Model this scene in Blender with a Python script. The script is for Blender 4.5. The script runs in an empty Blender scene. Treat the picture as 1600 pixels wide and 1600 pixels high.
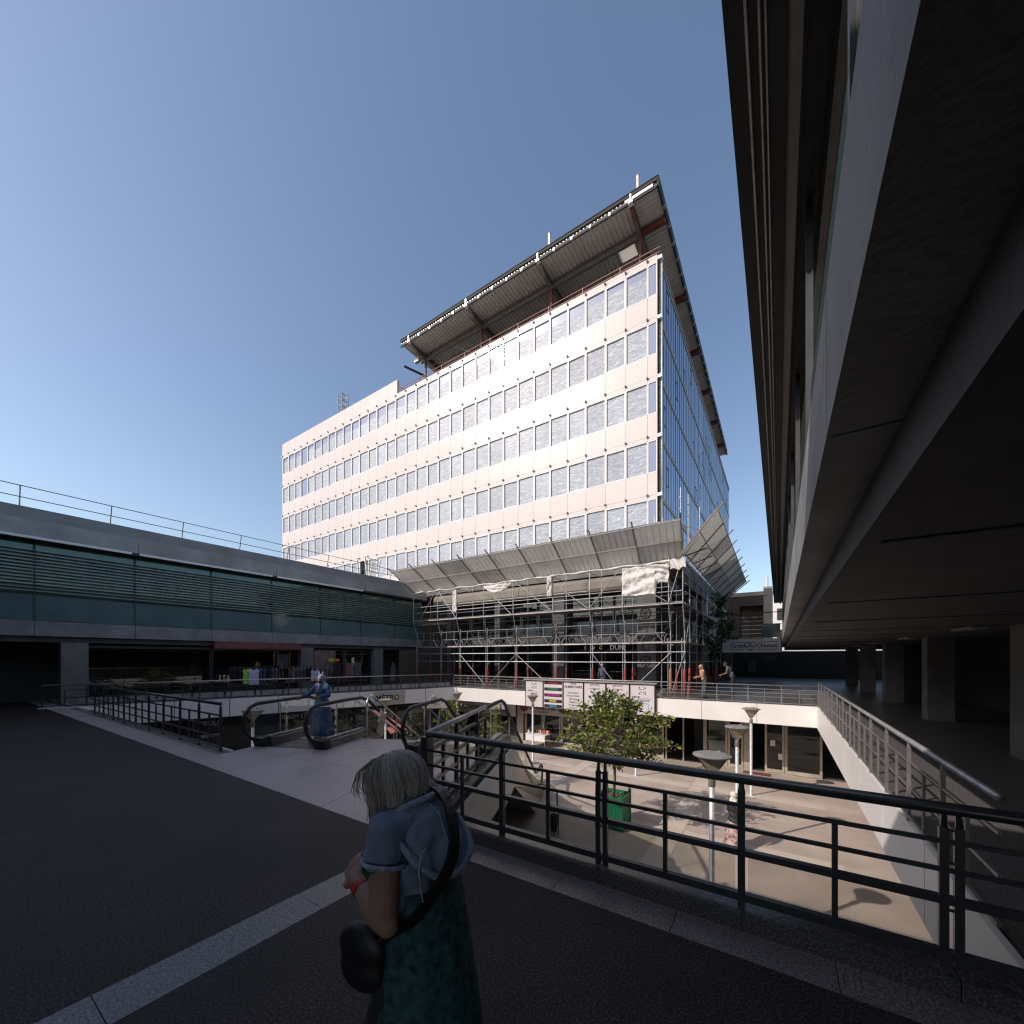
import bpy, bmesh, math, random
from mathutils import Vector, Matrix, Euler, noise
random.seed(7)
R = math.radians
V = Vector
scn = bpy.context.scene
COL = scn.collection
TMP = bpy.data.scenes.new('scratch')      # meshes are converted here, away from the big scene
scn.cycles.filter_width = 1.25

# ------------------------------------------------------------------ camera
cam_d = bpy.data.cameras.new('camera')
cam_d.sensor_width = 36.0
cam_d.lens = 14.15
cam_d.shift_y = 0.1425
cam_d.clip_start = 0.05
cam_d.clip_end = 3000
cam = bpy.data.objects.new('camera', cam_d)
COL.objects.link(cam)
cam.location = (0, 0, 1.95)
cam.rotation_euler = (R(90), 0, R(33.54))
scn.camera = cam

# ------------------------------------------------------------------ sky, sun, exposure
SUN = V((-.454, -.662, .597)).normalized()
world = bpy.data.worlds.new('World')
scn.world = world
world.use_nodes = True
wn = world.node_tree.nodes
bg = wn['Background']
sky = wn.new('ShaderNodeTexSky')
sky.sky_type = 'NISHITA'
sky.sun_disc = False
sky.sun_elevation = math.asin(SUN.z)
sky.sun_rotation = math.atan2(SUN.x, SUN.y)
sky.air_density = 1.0
sky.dust_density = 1.5
sky.ozone_density = 1.2
sky.altitude = 50
tint = wn.new('ShaderNodeMix'); tint.data_type = 'RGBA'; tint.blend_type = 'MULTIPLY'; tint.inputs[0].default_value = 1
tint.inputs[7].default_value = (1.02, 1.0, .985, 1)
world.node_tree.links.new(sky.outputs[0], tint.inputs[6]); world.node_tree.links.new(tint.outputs[2], bg.inputs[0])
bg.inputs[1].default_value = 0.165
sun_d = bpy.data.lights.new('sun', 'SUN')
sun_d.energy = 3.15
sun_d.angle = R(0.53)
sun_d.color = (1.0, .92, .86)
sun = bpy.data.objects.new('sun', sun_d)
COL.objects.link(sun)
sun.rotation_euler = (-SUN).to_track_quat('-Z', 'Y').to_euler()
scn.view_settings.view_transform = 'Standard'
scn.view_settings.look = 'None'
scn.view_settings.gamma = 1
scn.view_settings.use_curve_mapping = False
scn.view_settings.exposure = 0.17
scn.render.engine = 'CYCLES'
scn.cycles.max_bounces = 8
scn.cycles.transparent_max_bounces = 24
scn.cycles.use_denoising = True

# ------------------------------------------------------------------ materials
MATS = {}
def mat(name, col, rough=.6, metal=0., spec=.5, nscale=0., namt=.15, bump=0., bscale=None, col2=None, coat=0., dirt=0.):
    if name in MATS: return MATS[name]
    m = bpy.data.materials.new(name); m.use_nodes = True
    nt = m.node_tree; N = nt.nodes; L = nt.links
    p = N['Principled BSDF']
    p.inputs['Roughness'].default_value = rough
    p.inputs['Metallic'].default_value = metal
    p.inputs['Specular IOR Level'].default_value = spec
    if coat: p.inputs['Coat Weight'].default_value = coat
    c = (*col, 1)
    if nscale:
        tc = N.new('ShaderNodeTexCoord')
        n = N.new('ShaderNodeTexNoise'); n.inputs['Scale'].default_value = nscale; n.inputs['Detail'].default_value = 5
        L.new(tc.outputs['Object'], n.inputs['Vector'])
        r = N.new('ShaderNodeValToRGB')
        c2 = col2 or tuple(max(0, x*(1-namt)) for x in col); c1 = col if col2 else tuple(min(1, x*(1+namt*.6)) for x in col)
        r.color_ramp.elements[0].position = .32; r.color_ramp.elements[0].color = (*c2, 1)
        r.color_ramp.elements[1].position = .68; r.color_ramp.elements[1].color = (*c1, 1)
        L.new(n.outputs['Fac'], r.inputs['Fac'])
        out = r.outputs['Color']
        if dirt:
            n2 = N.new('ShaderNodeTexNoise'); n2.inputs['Scale'].default_value = .7; n2.inputs['Detail'].default_value = 8
            L.new(tc.outputs['Object'], n2.inputs['Vector'])
            r2 = N.new('ShaderNodeValToRGB'); r2.color_ramp.elements[0].position = .35; r2.color_ramp.elements[1].position = .7
            d = 1-dirt
            r2.color_ramp.elements[0].color = (d, d, d*.97, 1); r2.color_ramp.elements[1].color = (1, 1, 1, 1)
            L.new(n2.outputs['Fac'], r2.inputs['Fac'])
            mx = N.new('ShaderNodeMix'); mx.data_type = 'RGBA'; mx.blend_type = 'MULTIPLY'; mx.inputs[0].default_value = 1
            L.new(out, mx.inputs[6]); L.new(r2.outputs['Color'], mx.inputs[7]); out = mx.outputs[2]
        L.new(out, p.inputs['Base Color'])
        if bump:
            nb = n
            if bscale:
                nb = N.new('ShaderNodeTexNoise'); nb.inputs['Scale'].default_value = bscale; nb.inputs['Detail'].default_value = 4
                L.new(tc.outputs['Object'], nb.inputs['Vector'])
            b = N.new('ShaderNodeBump'); b.inputs['Strength'].default_value = bump; b.inputs['Distance'].default_value = .02
            L.new(nb.outputs['Fac'], b.inputs['Height']); L.new(b.outputs[0], p.inputs['Normal'])
    else:
        p.inputs['Base Color'].default_value = c
    MATS[name] = m
    return m

def glass_mat(name, tint, rough=.01, refl=1.0, base=.04):
    """flat architectural glass: tinted see-through plus a Fresnel mirror"""
    if name in MATS: return MATS[name]
    m = bpy.data.materials.new(name); m.use_nodes = True
    N = m.node_tree.nodes; L = m.node_tree.links
    N.remove(N['Principled BSDF']); o = N['Material Output']
    t = N.new('ShaderNodeBsdfTransparent'); t.inputs[0].default_value = (*tint, 1)
    g = N.new('ShaderNodeBsdfGlossy'); g.inputs['Roughness'].default_value = rough; g.inputs[0].default_value = (refl, refl, refl, 1)
    fr = N.new('ShaderNodeFresnel'); ge = N.new('ShaderNodeNewGeometry'); ma = N.new('ShaderNodeMapRange')
    ma.inputs[3].default_value = 1.5; ma.inputs[4].default_value = 1/1.5      # same mirror strength on both faces of the pane
    L.new(ge.outputs['Backfacing'], ma.inputs[0]); L.new(ma.outputs[0], fr.inputs[0])
    mx = N.new('ShaderNodeMixShader')
    L.new(fr.outputs[0], mx.inputs[0]); L.new(t.outputs[0], mx.inputs[1]); L.new(g.outputs[0], mx.inputs[2]); L.new(mx.outputs[0], o.inputs[0])
    MATS[name] = m
    return m

def film_mat(name, plain=False, c1=(.22, .245, .305), c2=(.385, .41, .45)):
    """window pane with crinkled insulating film behind the glass (coat = the glass)"""
    m = bpy.data.materials.new(name); m.use_nodes = True
    N = m.node_tree.nodes; L = m.node_tree.links; p = N['Principled BSDF']
    p.inputs['Coat Weight'].default_value = 1; p.inputs['Coat Roughness'].default_value = .02
    if plain:
        p.inputs['Base Color'].default_value = (.22, .25, .34, 1); p.inputs['Roughness'].default_value = .12
        p.inputs['Metallic'].default_value = .35
        MATS[name] = m; return m
    tc = N.new('ShaderNodeTexCoord'); oi = N.new('ShaderNodeObjectInfo')
    add = N.new('ShaderNodeVectorMath'); add.operation = 'ADD'
    sc = N.new('ShaderNodeVectorMath'); sc.operation = 'SCALE'; sc.inputs['Scale'].default_value = 57
    cmb = N.new('ShaderNodeCombineXYZ')
    L.new(oi.outputs['Random'], cmb.inputs[0]); L.new(oi.outputs['Random'], cmb.inputs[2])
    L.new(cmb.outputs[0], sc.inputs[0]); L.new(tc.outputs['Object'], add.inputs[0]); L.new(sc.outputs[0], add.inputs[1])
    mp = N.new('ShaderNodeMapping'); mp.inputs['Rotation'].default_value = (0, R(25), 0); mp.inputs['Scale'].default_value = (.62, 1, 1.9)
    L.new(add.outputs[0], mp.inputs[0])
    n = N.new('ShaderNodeTexNoise'); n.inputs['Scale'].default_value = 3.4; n.inputs['Detail'].default_value = 9; n.inputs['Roughness'].default_value = .68; n.inputs['Distortion'].default_value = 1.4
    L.new(mp.outputs[0], n.inputs['Vector'])
    r = N.new('ShaderNodeValToRGB')
    r.color_ramp.elements[0].position = .36; r.color_ramp.elements[0].color = (*c1, 1)
    r.color_ramp.elements[1].position = .60; r.color_ramp.elements[1].color = (*c2, 1)
    e = r.color_ramp.elements.new(.66); e.color = (.60, .61, .53, 1)  # pale highlights on the crinkles, put into the base colour
    L.new(n.outputs['Fac'], r.inputs[0]); L.new(r.outputs[0], p.inputs['Base Color'])
    p.inputs['Metallic'].default_value = .15; p.inputs['Roughness'].default_value = .48
    b = N.new('ShaderNodeBump'); b.inputs['Strength'].default_value = .6; b.inputs['Distance'].default_value = .09
    L.new(n.outputs['Fac'], b.inputs['Height']); L.new(b.outputs[0], p.inputs['Normal'])
    MATS[name] = m
    return m

def speckle_mat(name, base, dark, light, scale=120, rough=.45, spec=.5, stain=.25, bump=.15):
    """terrazzo / granite: fine speckle over broad staining"""
    m = bpy.data.materials.new(name); m.use_nodes = True
    N = m.node_tree.nodes; L = m.node_tree.links; p = N['Principled BSDF']
    p.inputs['Roughness'].default_value = rough; p.inputs['Specular IOR Level'].default_value = spec
    tc = N.new('ShaderNodeTexCoord')
    v = N.new('ShaderNodeTexNoise'); v.inputs['Scale'].default_value = scale; v.inputs['Detail'].default_value = 3
    L.new(tc.outputs['Object'], v.inputs['Vector'])
    r = N.new('ShaderNodeValToRGB'); cr = r.color_ramp
    cr.elements[0].position = .36; cr.elements[0].color = (*dark, 1)
    cr.elements[1].position = .68; cr.elements[1].color = (*light, 1)
    e = cr.elements.new(.5); e.color = (*base, 1)
    L.new(v.outputs['Fac'], r.inputs[0])
    n = N.new('ShaderNodeTexNoise'); n.inputs['Scale'].default_value = .9; n.inputs['Detail'].default_value = 7
    L.new(tc.outputs['Object'], n.inputs['Vector'])
    r2 = N.new('ShaderNodeValToRGB'); r2.color_ramp.elements[0].position = .3; r2.color_ramp.elements[1].position = .7
    r2.color_ramp.elements[0].color = (1-stain, 1-stain, 1-stain, 1); r2.color_ramp.elements[1].color = (1, 1, 1, 1)
    L.new(n.outputs['Fac'], r2.inputs[0])
    mx = N.new('ShaderNodeMix'); mx.data_type = 'RGBA'; mx.blend_type = 'MULTIPLY'; mx.inputs[0].default_value = 1
    L.new(r.outputs[0], mx.inputs[6]); L.new(r2.outputs[0], mx.inputs[7]); L.new(mx.outputs[2], p.inputs['Base Color'])
    if bump:
        b = N.new('ShaderNodeBump'); b.inputs['Strength'].default_value = bump; b.inputs['Distance'].default_value = .004
        L.new(v.outputs['Fac'], b.inputs['Height']); L.new(b.outputs[0], p.inputs['Normal'])
    MATS[name] = m
    return m

def leaf_mat(name, cols):
    m = bpy.data.materials.new(name); m.use_nodes = True
    N = m.node_tree.nodes; L = m.node_tree.links; p = N['Principled BSDF']
    p.inputs['Roughness'].default_value = .38
    g = N.new('ShaderNodeNewGeometry'); r = N.new('ShaderNodeValToRGB'); cr = r.color_ramp; cr.interpolation = 'CONSTANT'
    cr.elements[0].color = (*cols[0], 1); cr.elements[1].position = 1/len(cols); cr.elements[1].color = (*cols[1], 1)
    for i in range(2, len(cols)):
        e = cr.elements.new(i/len(cols)); e.color = (*cols[i], 1)
    L.new(g.outputs['Random Per Island'], r.inputs[0]); L.new(r.outputs[0], p.inputs['Base Color'])
    p.inputs['Subsurface Weight'].default_value = 0
    t = N.new('ShaderNodeBsdfTranslucent'); L.new(r.outputs[0], t.inputs[0])
    mx = N.new('ShaderNodeMixShader'); mx.inputs[0].default_value = .3
    L.new(p.outputs[0], mx.inputs[1]); L.new(t.outputs[0], mx.inputs[2]); L.new(mx.outputs[0], N['Material Output'].inputs[0])
    MATS[name] = m
    return m

def vary(m, lo):
    """each piece of cladding a shade of its own"""
    N = m.node_tree.nodes; L = m.node_tree.links; p = N['Principled BSDF']; src = p.inputs['Base Color'].links[0].from_socket
    oi = N.new('ShaderNodeObjectInfo'); mr = N.new('ShaderNodeMapRange'); mr.inputs[3].default_value = lo; mr.inputs[4].default_value = 1
    mx = N.new('ShaderNodeMix'); mx.data_type = 'RGBA'; mx.blend_type = 'MULTIPLY'; mx.inputs[0].default_value = 1
    L.new(oi.outputs['Random'], mr.inputs[0]); L.new(src, mx.inputs[6]); L.new(mr.outputs[0], mx.inputs[7]); L.new(mx.outputs[2], p.inputs['Base Color'])
M = {}
M['panel'] = mat('white_facade_panel', (.70, .615, .585), .24, spec=.35, nscale=.5, namt=.03, dirt=.06)
vary(M['panel'], .955)
M['frame'] = mat('window_frame_white', (.78, .74, .72), .4, nscale=3, namt=.04)
M['anchor'] = mat('dark_bracket', (.17, .155, .145), .5, nscale=9)
M['film'] = film_mat('film_pane')
M['plainpane'] = film_mat('plain_pane', True)
vary(M['film'], .78)
M['bluepane'] = mat('blue_mirror_pane', (.20, .27, .40), .03, metal=.85, nscale=1.3, namt=.1)
M['mull'] = mat('dark_mullion', (.035, .035, .04), .45, nscale=4)
M['band'] = mat('beige_band', (.30, .27, .23), .55, nscale=2)
M['insul'] = mat('yellow_insulation', (.34, .28, .07), .9, nscale=6, namt=.5)
M['deckmetal'] = mat('roof_deck_metal', (.58, .53, .47), .5, nscale=.8, namt=.12)
M['steel'] = mat('grey_steel', (.21, .19, .17), .5, metal=.3, nscale=2)
M['darksteel'] = mat('dark_channel', (.040, .038, .036), .7, spec=.25, nscale=3)
M['redsteel'] = mat('red_oxide_steel', (.13, .035, .028), .6, nscale=4, namt=.3)
M['redpaint'] = mat('pink_red_paint', (.46, .22, .19), .55, nscale=5, namt=.2)
M['zinc'] = mat('galvanised_tube', (.42, .40, .385), .42, metal=.55, nscale=7, namt=.25)
M['zincbright'] = mat('bright_clip', (.75, .73, .70), .35, metal=.4, nscale=9)
M['sheet'] = mat('corrugated_sheet', (.70, .65, .60), .5, nscale=1.2, namt=.10, dirt=.15)
M['sheetdark'] = mat('corrugated_sheet_dark', (.50, .47, .44), .5, nscale=1.2, namt=.14, dirt=.25)
def translucent(m, f):
    N = m.node_tree.nodes; L = m.node_tree.links; p = N['Principled BSDF']; t = N.new('ShaderNodeBsdfTranslucent'); x = N.new('ShaderNodeMixShader'); x.inputs[0].default_value = f
    t.inputs[0].default_value = (.75, .70, .62, 1)
    L.new(p.outputs[0], x.inputs[1]); L.new(t.outputs[0], x.inputs[2]); L.new(x.outputs[0], N['Material Output'].inputs[0])
translucent(M['sheet'], .22); translucent(M['sheetdark'], .12)
M['redguard'] = mat('red_foam_guard', (.30, .045, .04), .6, nscale=6, namt=.3)
M['oldguard'] = mat('faded_guard', (.34, .14, .09), .7, nscale=6, namt=.3)
M['tarp'] = mat('white_tarp', (.64, .59, .55), .8, nscale=4, namt=.1, bump=.6, bscale=14)
M['concrete'] = mat('concrete_grey', (.20, .19, .18), .8, nscale=2, namt=.2, bump=.3, bscale=30, dirt=.3)
M['colgrey'] = mat('column_concrete', (.125, .12, .115), .8, nscale=2, namt=.25, bump=.3, bscale=25, dirt=.35)
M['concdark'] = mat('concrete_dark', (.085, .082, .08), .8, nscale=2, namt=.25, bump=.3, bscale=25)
M['beige'] = mat('beige_beam', (.25, .215, .175), .7, nscale=2, dirt=.2)
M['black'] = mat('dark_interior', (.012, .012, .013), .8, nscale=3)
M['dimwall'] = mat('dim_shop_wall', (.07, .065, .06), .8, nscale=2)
M['fascia'] = mat('white_fascia', (.82, .77, .73), .5, nscale=1.0, namt=.03, dirt=.08)
M['galconc'] = mat('gallery_concrete', (.28, .275, .275), .7, nscale=2, namt=.2, bump=.3, bscale=30, dirt=.3)
M['gback'] = mat('gallery_blind', (.16, .205, .195), .7, nscale=1.2, namt=.3)
M['cornice'] = mat('cornice_grey', (.34, .34, .345), .55, nscale=1.5, dirt=.25)
M['roofgrey'] = mat('roof_grey', (.25, .255, .275), .6, nscale=2, dirt=.2)
M['teal'] = mat('teal_glass_band', (.10, .155, .165), .08, spec=.5, nscale=.8, namt=.15)
M['louver'] = mat('green_louver', (.26, .35, .335), .35, metal=.1, nscale=3, namt=.2)
M['glass'] = glass_mat('clear_glass', (.90, .93, .92))
M['glasstint'] = glass_mat('tinted_glass', (.86, .86, .84))
M['shopglass'] = glass_mat('shop_glass', (.72, .75, .74))
M['ggreen'] = glass_mat('green_glass', (.66, .80, .78))
M['awnred'] = mat('awning_red', (.19, .055, .05), .7, nscale=4)  # plain red of the awning band, also on sign ovals and mat
M['railpaint'] = mat('blue_black_rail_paint', (.028, .030, .036), .28, spec=.6, nscale=40, namt=.2, bump=.05, bscale=200)
M['railgrey'] = mat('grey_rail_paint', (.17, .16, .155), .4, nscale=6)
M['inox'] = mat('stainless', (.58, .56, .54), .22, metal=1, nscale=20, namt=.1)
M['rubber'] = mat('black_rubber', (.010, .010, .012), .5, nscale=30)
M['escal'] = mat('escalator_cladding', (.50, .44, .37), .35, metal=.2, nscale=1.5, dirt=.15)
M['skirt'] = mat('escalator_skirt', (.22, .205, .19), .3, metal=.7, nscale=8)
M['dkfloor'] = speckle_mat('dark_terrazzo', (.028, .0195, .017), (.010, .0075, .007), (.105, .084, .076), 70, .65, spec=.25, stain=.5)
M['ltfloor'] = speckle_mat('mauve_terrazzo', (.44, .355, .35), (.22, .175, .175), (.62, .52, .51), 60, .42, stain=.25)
M['granite'] = speckle_mat('grey_granite', (.145, .13, .125), (.05, .043, .042), (.255, .235, .228), 62, .4, stain=.2)
M['kerb'] = speckle_mat('dark_granite', (.06, .057, .058), (.02, .02, .021), (.17, .165, .165), 70, .28, stain=.2)
M['plaza'] = speckle_mat('beige_paving', (.52, .415, .345), (.45, .355, .295), (.58, .475, .40), 40, .7, stain=.28)
M['plazaband'] = speckle_mat('pale_paving', (.60, .50, .42), (.51, .42, .35), (.67, .565, .48), 50, .7, stain=.15)
M['ground'] = mat('far_ground', (.18, .16, .14), .9, nscale=.3)
M['white'] = mat('white_paint', (.78, .76, .74), .5, nscale=5, namt=.05)
M['signpink'] = mat('sign_board', (.62, .56, .56), .45, nscale=2, namt=.05)
M['ink'] = mat('black_ink', (.015, .015, .016), .5, nscale=20)
M['greyink'] = mat('grey_ink', (.20, .19, .20), .5, nscale=20)
M['green'] = mat('sign_green', (.02, .30, .10), .5, nscale=9, namt=.05)
M['pink'] = mat('sign_magenta', (.62, .03, .30), .5, nscale=9, namt=.05)
M['yellow'] = mat('sign_yellow', (.75, .60, .03), .5, nscale=9, namt=.05)
M['cyan'] = mat('sign_cyan', (.05, .35, .62), .5, nscale=9, namt=.05)
M['red'] = mat('sign_red', (.50, .03, .04), .5, nscale=9, namt=.05)
M['plgreen'] = mat('planter_green', (.012, .145, .068), .42, nscale=4, namt=.15)
M['soil'] = mat('bark_mulch', (.16, .09, .06), .95, nscale=30, namt=.6, bump=1, bscale=60)
M['bark'] = mat('bark', (.17, .145, .12), .9, nscale=18, namt=.4, bump=.6)
M['leaf'] = leaf_mat('magnolia_leaf', [(.13, .19, .03), (.24, .28, .045), (.07, .115, .02), (.38, .38, .09), (.16, .21, .035), (.20, .10, .04), (.10, .14, .025), (.30, .32, .06)])
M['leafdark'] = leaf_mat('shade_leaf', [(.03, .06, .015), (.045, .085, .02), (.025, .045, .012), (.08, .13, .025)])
M['lampglass'] = mat('lamp_diffuser', (.42, .34, .22), .35, nscale=3, namt=.1)
M['lampgrey'] = mat('lamp_grey', (.30, .28, .265), .5, metal=.2, nscale=5)
M['skin'] = mat('skin', (.30, .17, .12), .7, nscale=20, namt=.15, bump=.15, bscale=120)
M['skindark'] = mat('skin_brown', (.13, .065, .04), .5, nscale=15, namt=.1)
M['hair'] = leaf_mat('grey_hair', [(.56, .52, .48), (.70, .66, .62), (.30, .27, .25), (.62, .58, .54), (.80, .76, .72), (.42, .39, .36), (.68, .64, .60)])
M['hairdark'] = mat('grey_hair_under', (.11, .10, .095), .6, nscale=12, namt=.35)
M['blonde'] = mat('blonde_hair', (.40, .26, .12), .5, nscale=12, namt=.3)
M['darkhair'] = mat('dark_hair', (.02, .016, .014), .5, nscale=12)
M['hoodie'] = mat('blue_grey_jersey', (.17, .21, .30), .9, nscale=6, namt=.18, bump=.9, bscale=13)
M['hoodrim'] = mat('jersey_rib', (.27, .31, .41), .9, nscale=60, namt=.3, bump=.5, bscale=90)
M['tunic'] = mat('teal_print_cloth', (.035, .115, .13), .85, nscale=34, namt=.5, col2=(.006, .024, .03), bump=.3, bscale=16)
M['trouser'] = mat('dark_cloth', (.02, .02, .024), .9, nscale=10)
M['leather'] = mat('black_strap', (.010, .010, .012), .5, nscale=20)
M['denim'] = mat('denim_blue', (.06, .125, .24), .85, nscale=7, namt=.25, bump=.4, bscale=14)
M['scarfgrey'] = mat('patterned_scarf', (.50, .47, .56), .85, nscale=18, col2=(.07, .06, .10))
M['scarfwhite'] = mat('cream_scarf', (.72, .65, .55), .85, nscale=10, namt=.12, bump=.3)
M['jacketblack'] = mat('black_jacket', (.022, .021, .021), .55, nscale=8, namt=.3, bump=.5, bscale=10)
M['skirtprint'] = mat('rose_print_skirt', (.62, .45, .41), .85, nscale=9, col2=(.09, .03, .035))
M['mask'] = mat('pale_mask', (.60, .64, .70), .7, nscale=8, namt=.05)
M['redwatch'] = mat('red_watch_strap', (.42, .035, .03), .45, nscale=30)
M['greyshirt'] = mat('grey_shirt', (.10, .10, .11), .9, nscale=6, namt=.2)
M['orange'] = mat('orange_top', (.50, .26, .15), .8, nscale=6)
M['jeans'] = mat('jeans', (.07, .085, .12), .85, nscale=8)
M['lilac'] = mat('lilac_cloth', (.52, .50, .66), .85, nscale=6, namt=.1)
M['lime'] = mat('lime_tag', (.35, .60, .05), .6, nscale=6)
M['oran'] = mat('orange_tag', (.80, .14, .03), .6, nscale=6)
M['blinds'] = mat('pale_blind', (.16, .18, .23), .7, nscale=2)
M['tower'] = mat('beige_concrete', (.42, .33, .25), .8, nscale=1.5, dirt=.2)
M['brown'] = mat('brown_metal', (.06, .035, .025), .6, nscale=3)
M['salmon'] = mat('salmon_canvas', (.55, .17, .13), .7, nscale=4)  # even salmon red of the awning canvas
M['metroboard'] = mat('metro_board', (.46, .41, .35), .5, nscale=3, namt=.06)
M['railtop'] = mat('lit_metal_rail', (.50, .46, .43), .35, metal=.35, nscale=14, namt=.15)  # pale, less metallic colour stands in for light on the steel handrail
M['poster'] = mat('poster_print', (.20, .17, .17), .5, nscale=2.2, col2=(.17, .05, .04))
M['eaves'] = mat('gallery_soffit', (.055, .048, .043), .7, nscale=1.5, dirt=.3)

# ------------------------------------------------------------------ mesh builder
class MB:
    def __init__(s): s.v = []; s.f = []; s.mi = []; s.cur = 0
    def add(s, vs, fs):
        o = len(s.v); s.v += [tuple(p) for p in vs]; s.f += [tuple(i+o for i in f) for f in fs]; s.mi += [s.cur]*len(fs); return s
    def box(s, x0, x1, y0, y1, z0, z1):
        return s.add([(x0,y0,z0),(x1,y0,z0),(x1,y1,z0),(x0,y1,z0),(x0,y0,z1),(x1,y0,z1),(x1,y1,z1),(x0,y1,z1)],
                     [(0,3,2,1),(4,5,6,7),(0,1,5,4),(1,2,6,5),(2,3,7,6),(3,0,4,7)])
    def bar(s, p, q, w, h, up=(0,0,1)):
        """rectangular bar from p to q, w wide, h high"""
        p, q = V(p), V(q); d = (q-p).normalized(); u = V(up)
        x = d.cross(u)
        if x.length < 1e-4: x = d.cross(V((1,0,0)))
        x.normalize(); y = x.cross(d).normalized()
        a, b = x*w/2, y*h/2
        c = [p-a-b, p+a-b, p+a+b, p-a+b, q-a-b, q+a-b, q+a+b, q-a+b]
        return s.add(c, [(0,3,2,1),(4,5,6,7),(0,1,5,4),(1,2,6,5),(2,3,7,6),(3,0,4,7)])
    def tube(s, p, q, r, n=8, r2=None, cap=True):
        return s.path([p, q], [r, r if r2 is None else r2], n, cap)
    def path(s, pts, r, n=8, cap=True, closed=False):
        pts = [V(p) for p in pts]; m = len(pts); rs = r if isinstance(r, (list, tuple)) else [r]*m
        vs = []; prev = None
        for i, p in enumerate(pts):
            if closed: d = pts[(i+1) % m]-pts[i-1]
            else: d = pts[min(i+1, m-1)]-pts[max(i-1, 0)]
            d.normalize()
            if prev is None:
                x = d.cross(V((0,0,1)))
                if x.length < 1e-3: x = d.cross(V((0,1,0)))
            else:
                x = prev-d*prev.dot(d)
            x.normalize(); prev = x; y = d.cross(x)
            for k in range(n):
                a = 2*math.pi*k/n; vs.append(p+(x*math.cos(a)+y*math.sin(a))*rs[i])
        fs = []
        for i in range(m if closed else m-1):
            j = (i+1) % m
            for k in range(n): fs.append((i*n+k, i*n+(k+1) % n, j*n+(k+1) % n, j*n+k))
        if cap and not closed:
            fs.append(tuple(range(n))[::-1]); fs.append(tuple((m-1)*n+k for k in range(n)))
        return s.add(vs, fs)
    def lathe(s, prof, c, n=16, cap=True):
        vs = []; c = V(c)
        for r, z in prof:
            for k in range(n):
                a = 2*math.pi*(k+.5)/n; vs.append((c.x+r*math.cos(a), c.y+r*math.sin(a), c.z+z))
        fs = [(i*n+k, i*n+(k+1) % n, (i+1)*n+(k+1) % n, (i+1)*n+k) for i in range(len(prof)-1) for k in range(n)]
        if cap: fs += [tuple(range(n))[::-1], tuple((len(prof)-1)*n+k for k in range(n))]
        return s.add(vs, fs)
    def loft(s, rings, cap=True):
        n = len(rings[0]); vs = [p for r in rings for p in r]
        fs = [(i*n+k, i*n+(k+1) % n, (i+1)*n+(k+1) % n, (i+1)*n+k) for i in range(len(rings)-1) for k in range(n)]
        if cap: fs += [tuple(range(n))[::-1], tuple((len(rings)-1)*n+k for k in range(n))]
        return s.add(vs, fs)
    def prism(s, poly, z0, z1):
        n = len(poly)
        vs = [(x, y, z0) for x, y in poly]+[(x, y, z1) for x, y in poly]
        return s.add(vs, [tuple(range(n))[::-1], tuple(range(n, 2*n))]+[(k, (k+1) % n, n+(k+1) % n, n+k) for k in range(n)])
    def slab(s, poly, off):
        """3-D polygon given thickness by the vector off"""
        n = len(poly); o = V(off)
        vs = [V(p) for p in poly]+[V(p)+o for p in poly]
        return s.add(vs, [tuple(range(n))[::-1], tuple(range(n, 2*n))]+[(k, (k+1) % n, n+(k+1) % n, n+k) for k in range(n)])
    def grid(s, fn, nu, nv):
        vs = [fn(i/nu, j/nv) for j in range(nv+1) for i in range(nu+1)]
        return s.add(vs, [(j*(nu+1)+i, j*(nu+1)+i+1, (j+1)*(nu+1)+i+1, (j+1)*(nu+1)+i) for j in range(nv) for i in range(nu)])
    def mesh(s, name, mats, smooth=False):
        me = bpy.data.meshes.new(name); me.from_pydata(s.v, [], s.f)
        for m in (mats if isinstance(mats, (list, tuple)) else [mats]): me.materials.append(m)
        if any(s.mi): me.polygons.foreach_set('material_index', s.mi)
        bm = bmesh.new(); bm.from_mesh(me); bmesh.ops.recalc_face_normals(bm, faces=bm.faces); bm.to_mesh(me); bm.free()
        if smooth: me.polygons.foreach_set('use_smooth', [True]*len(me.polygons))
        me.update()
        return me
    def build(s, name, mats, parent=None, smooth=False, label=None, kind=None):
        return put(name, s.mesh(name, mats, smooth), parent, label=label, kind=kind)

def put(name, me, parent=None, loc=None, label=None, kind=None, world=True):
    """link a mesh; geometry in world coordinates, kept there under the parent"""
    o = bpy.data.objects.new(name, me); COL.objects.link(o)
    if loc is not None: o.location = loc
    if parent is not None:
        o.parent = parent
        if world: o.matrix_parent_inverse = WM(parent).inverted()
    if label: o['label'] = label
    if kind: o['kind'] = kind
    return o
def WM(o):
    m = Matrix.LocRotScale(o.location, o.rotation_euler, o.scale)
    return WM(o.parent) @ o.matrix_parent_inverse @ m if o.parent else m
def thing(name, label, cat, loc=(0,0,0), group=None):
    o = bpy.data.objects.new(name, None); COL.objects.link(o); o.location = loc
    o.empty_display_size = .2
    o['label'] = label; o['category'] = cat
    if group: o['group'] = group
    return o
def tag(o, label, cat, group=None):
    o['label'] = label; o['category'] = cat
    if group: o['group'] = group
    return o
def struct(o): o['kind'] = 'structure'; return o
def copy_tree(o, parent=None):
    c = o.copy(); COL.objects.link(c)
    if parent is not None:
        c.parent = parent; c.matrix_parent_inverse = o.matrix_parent_inverse.copy()
    for ch in list(o.children): copy_tree(ch, c)
    return c
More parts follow.
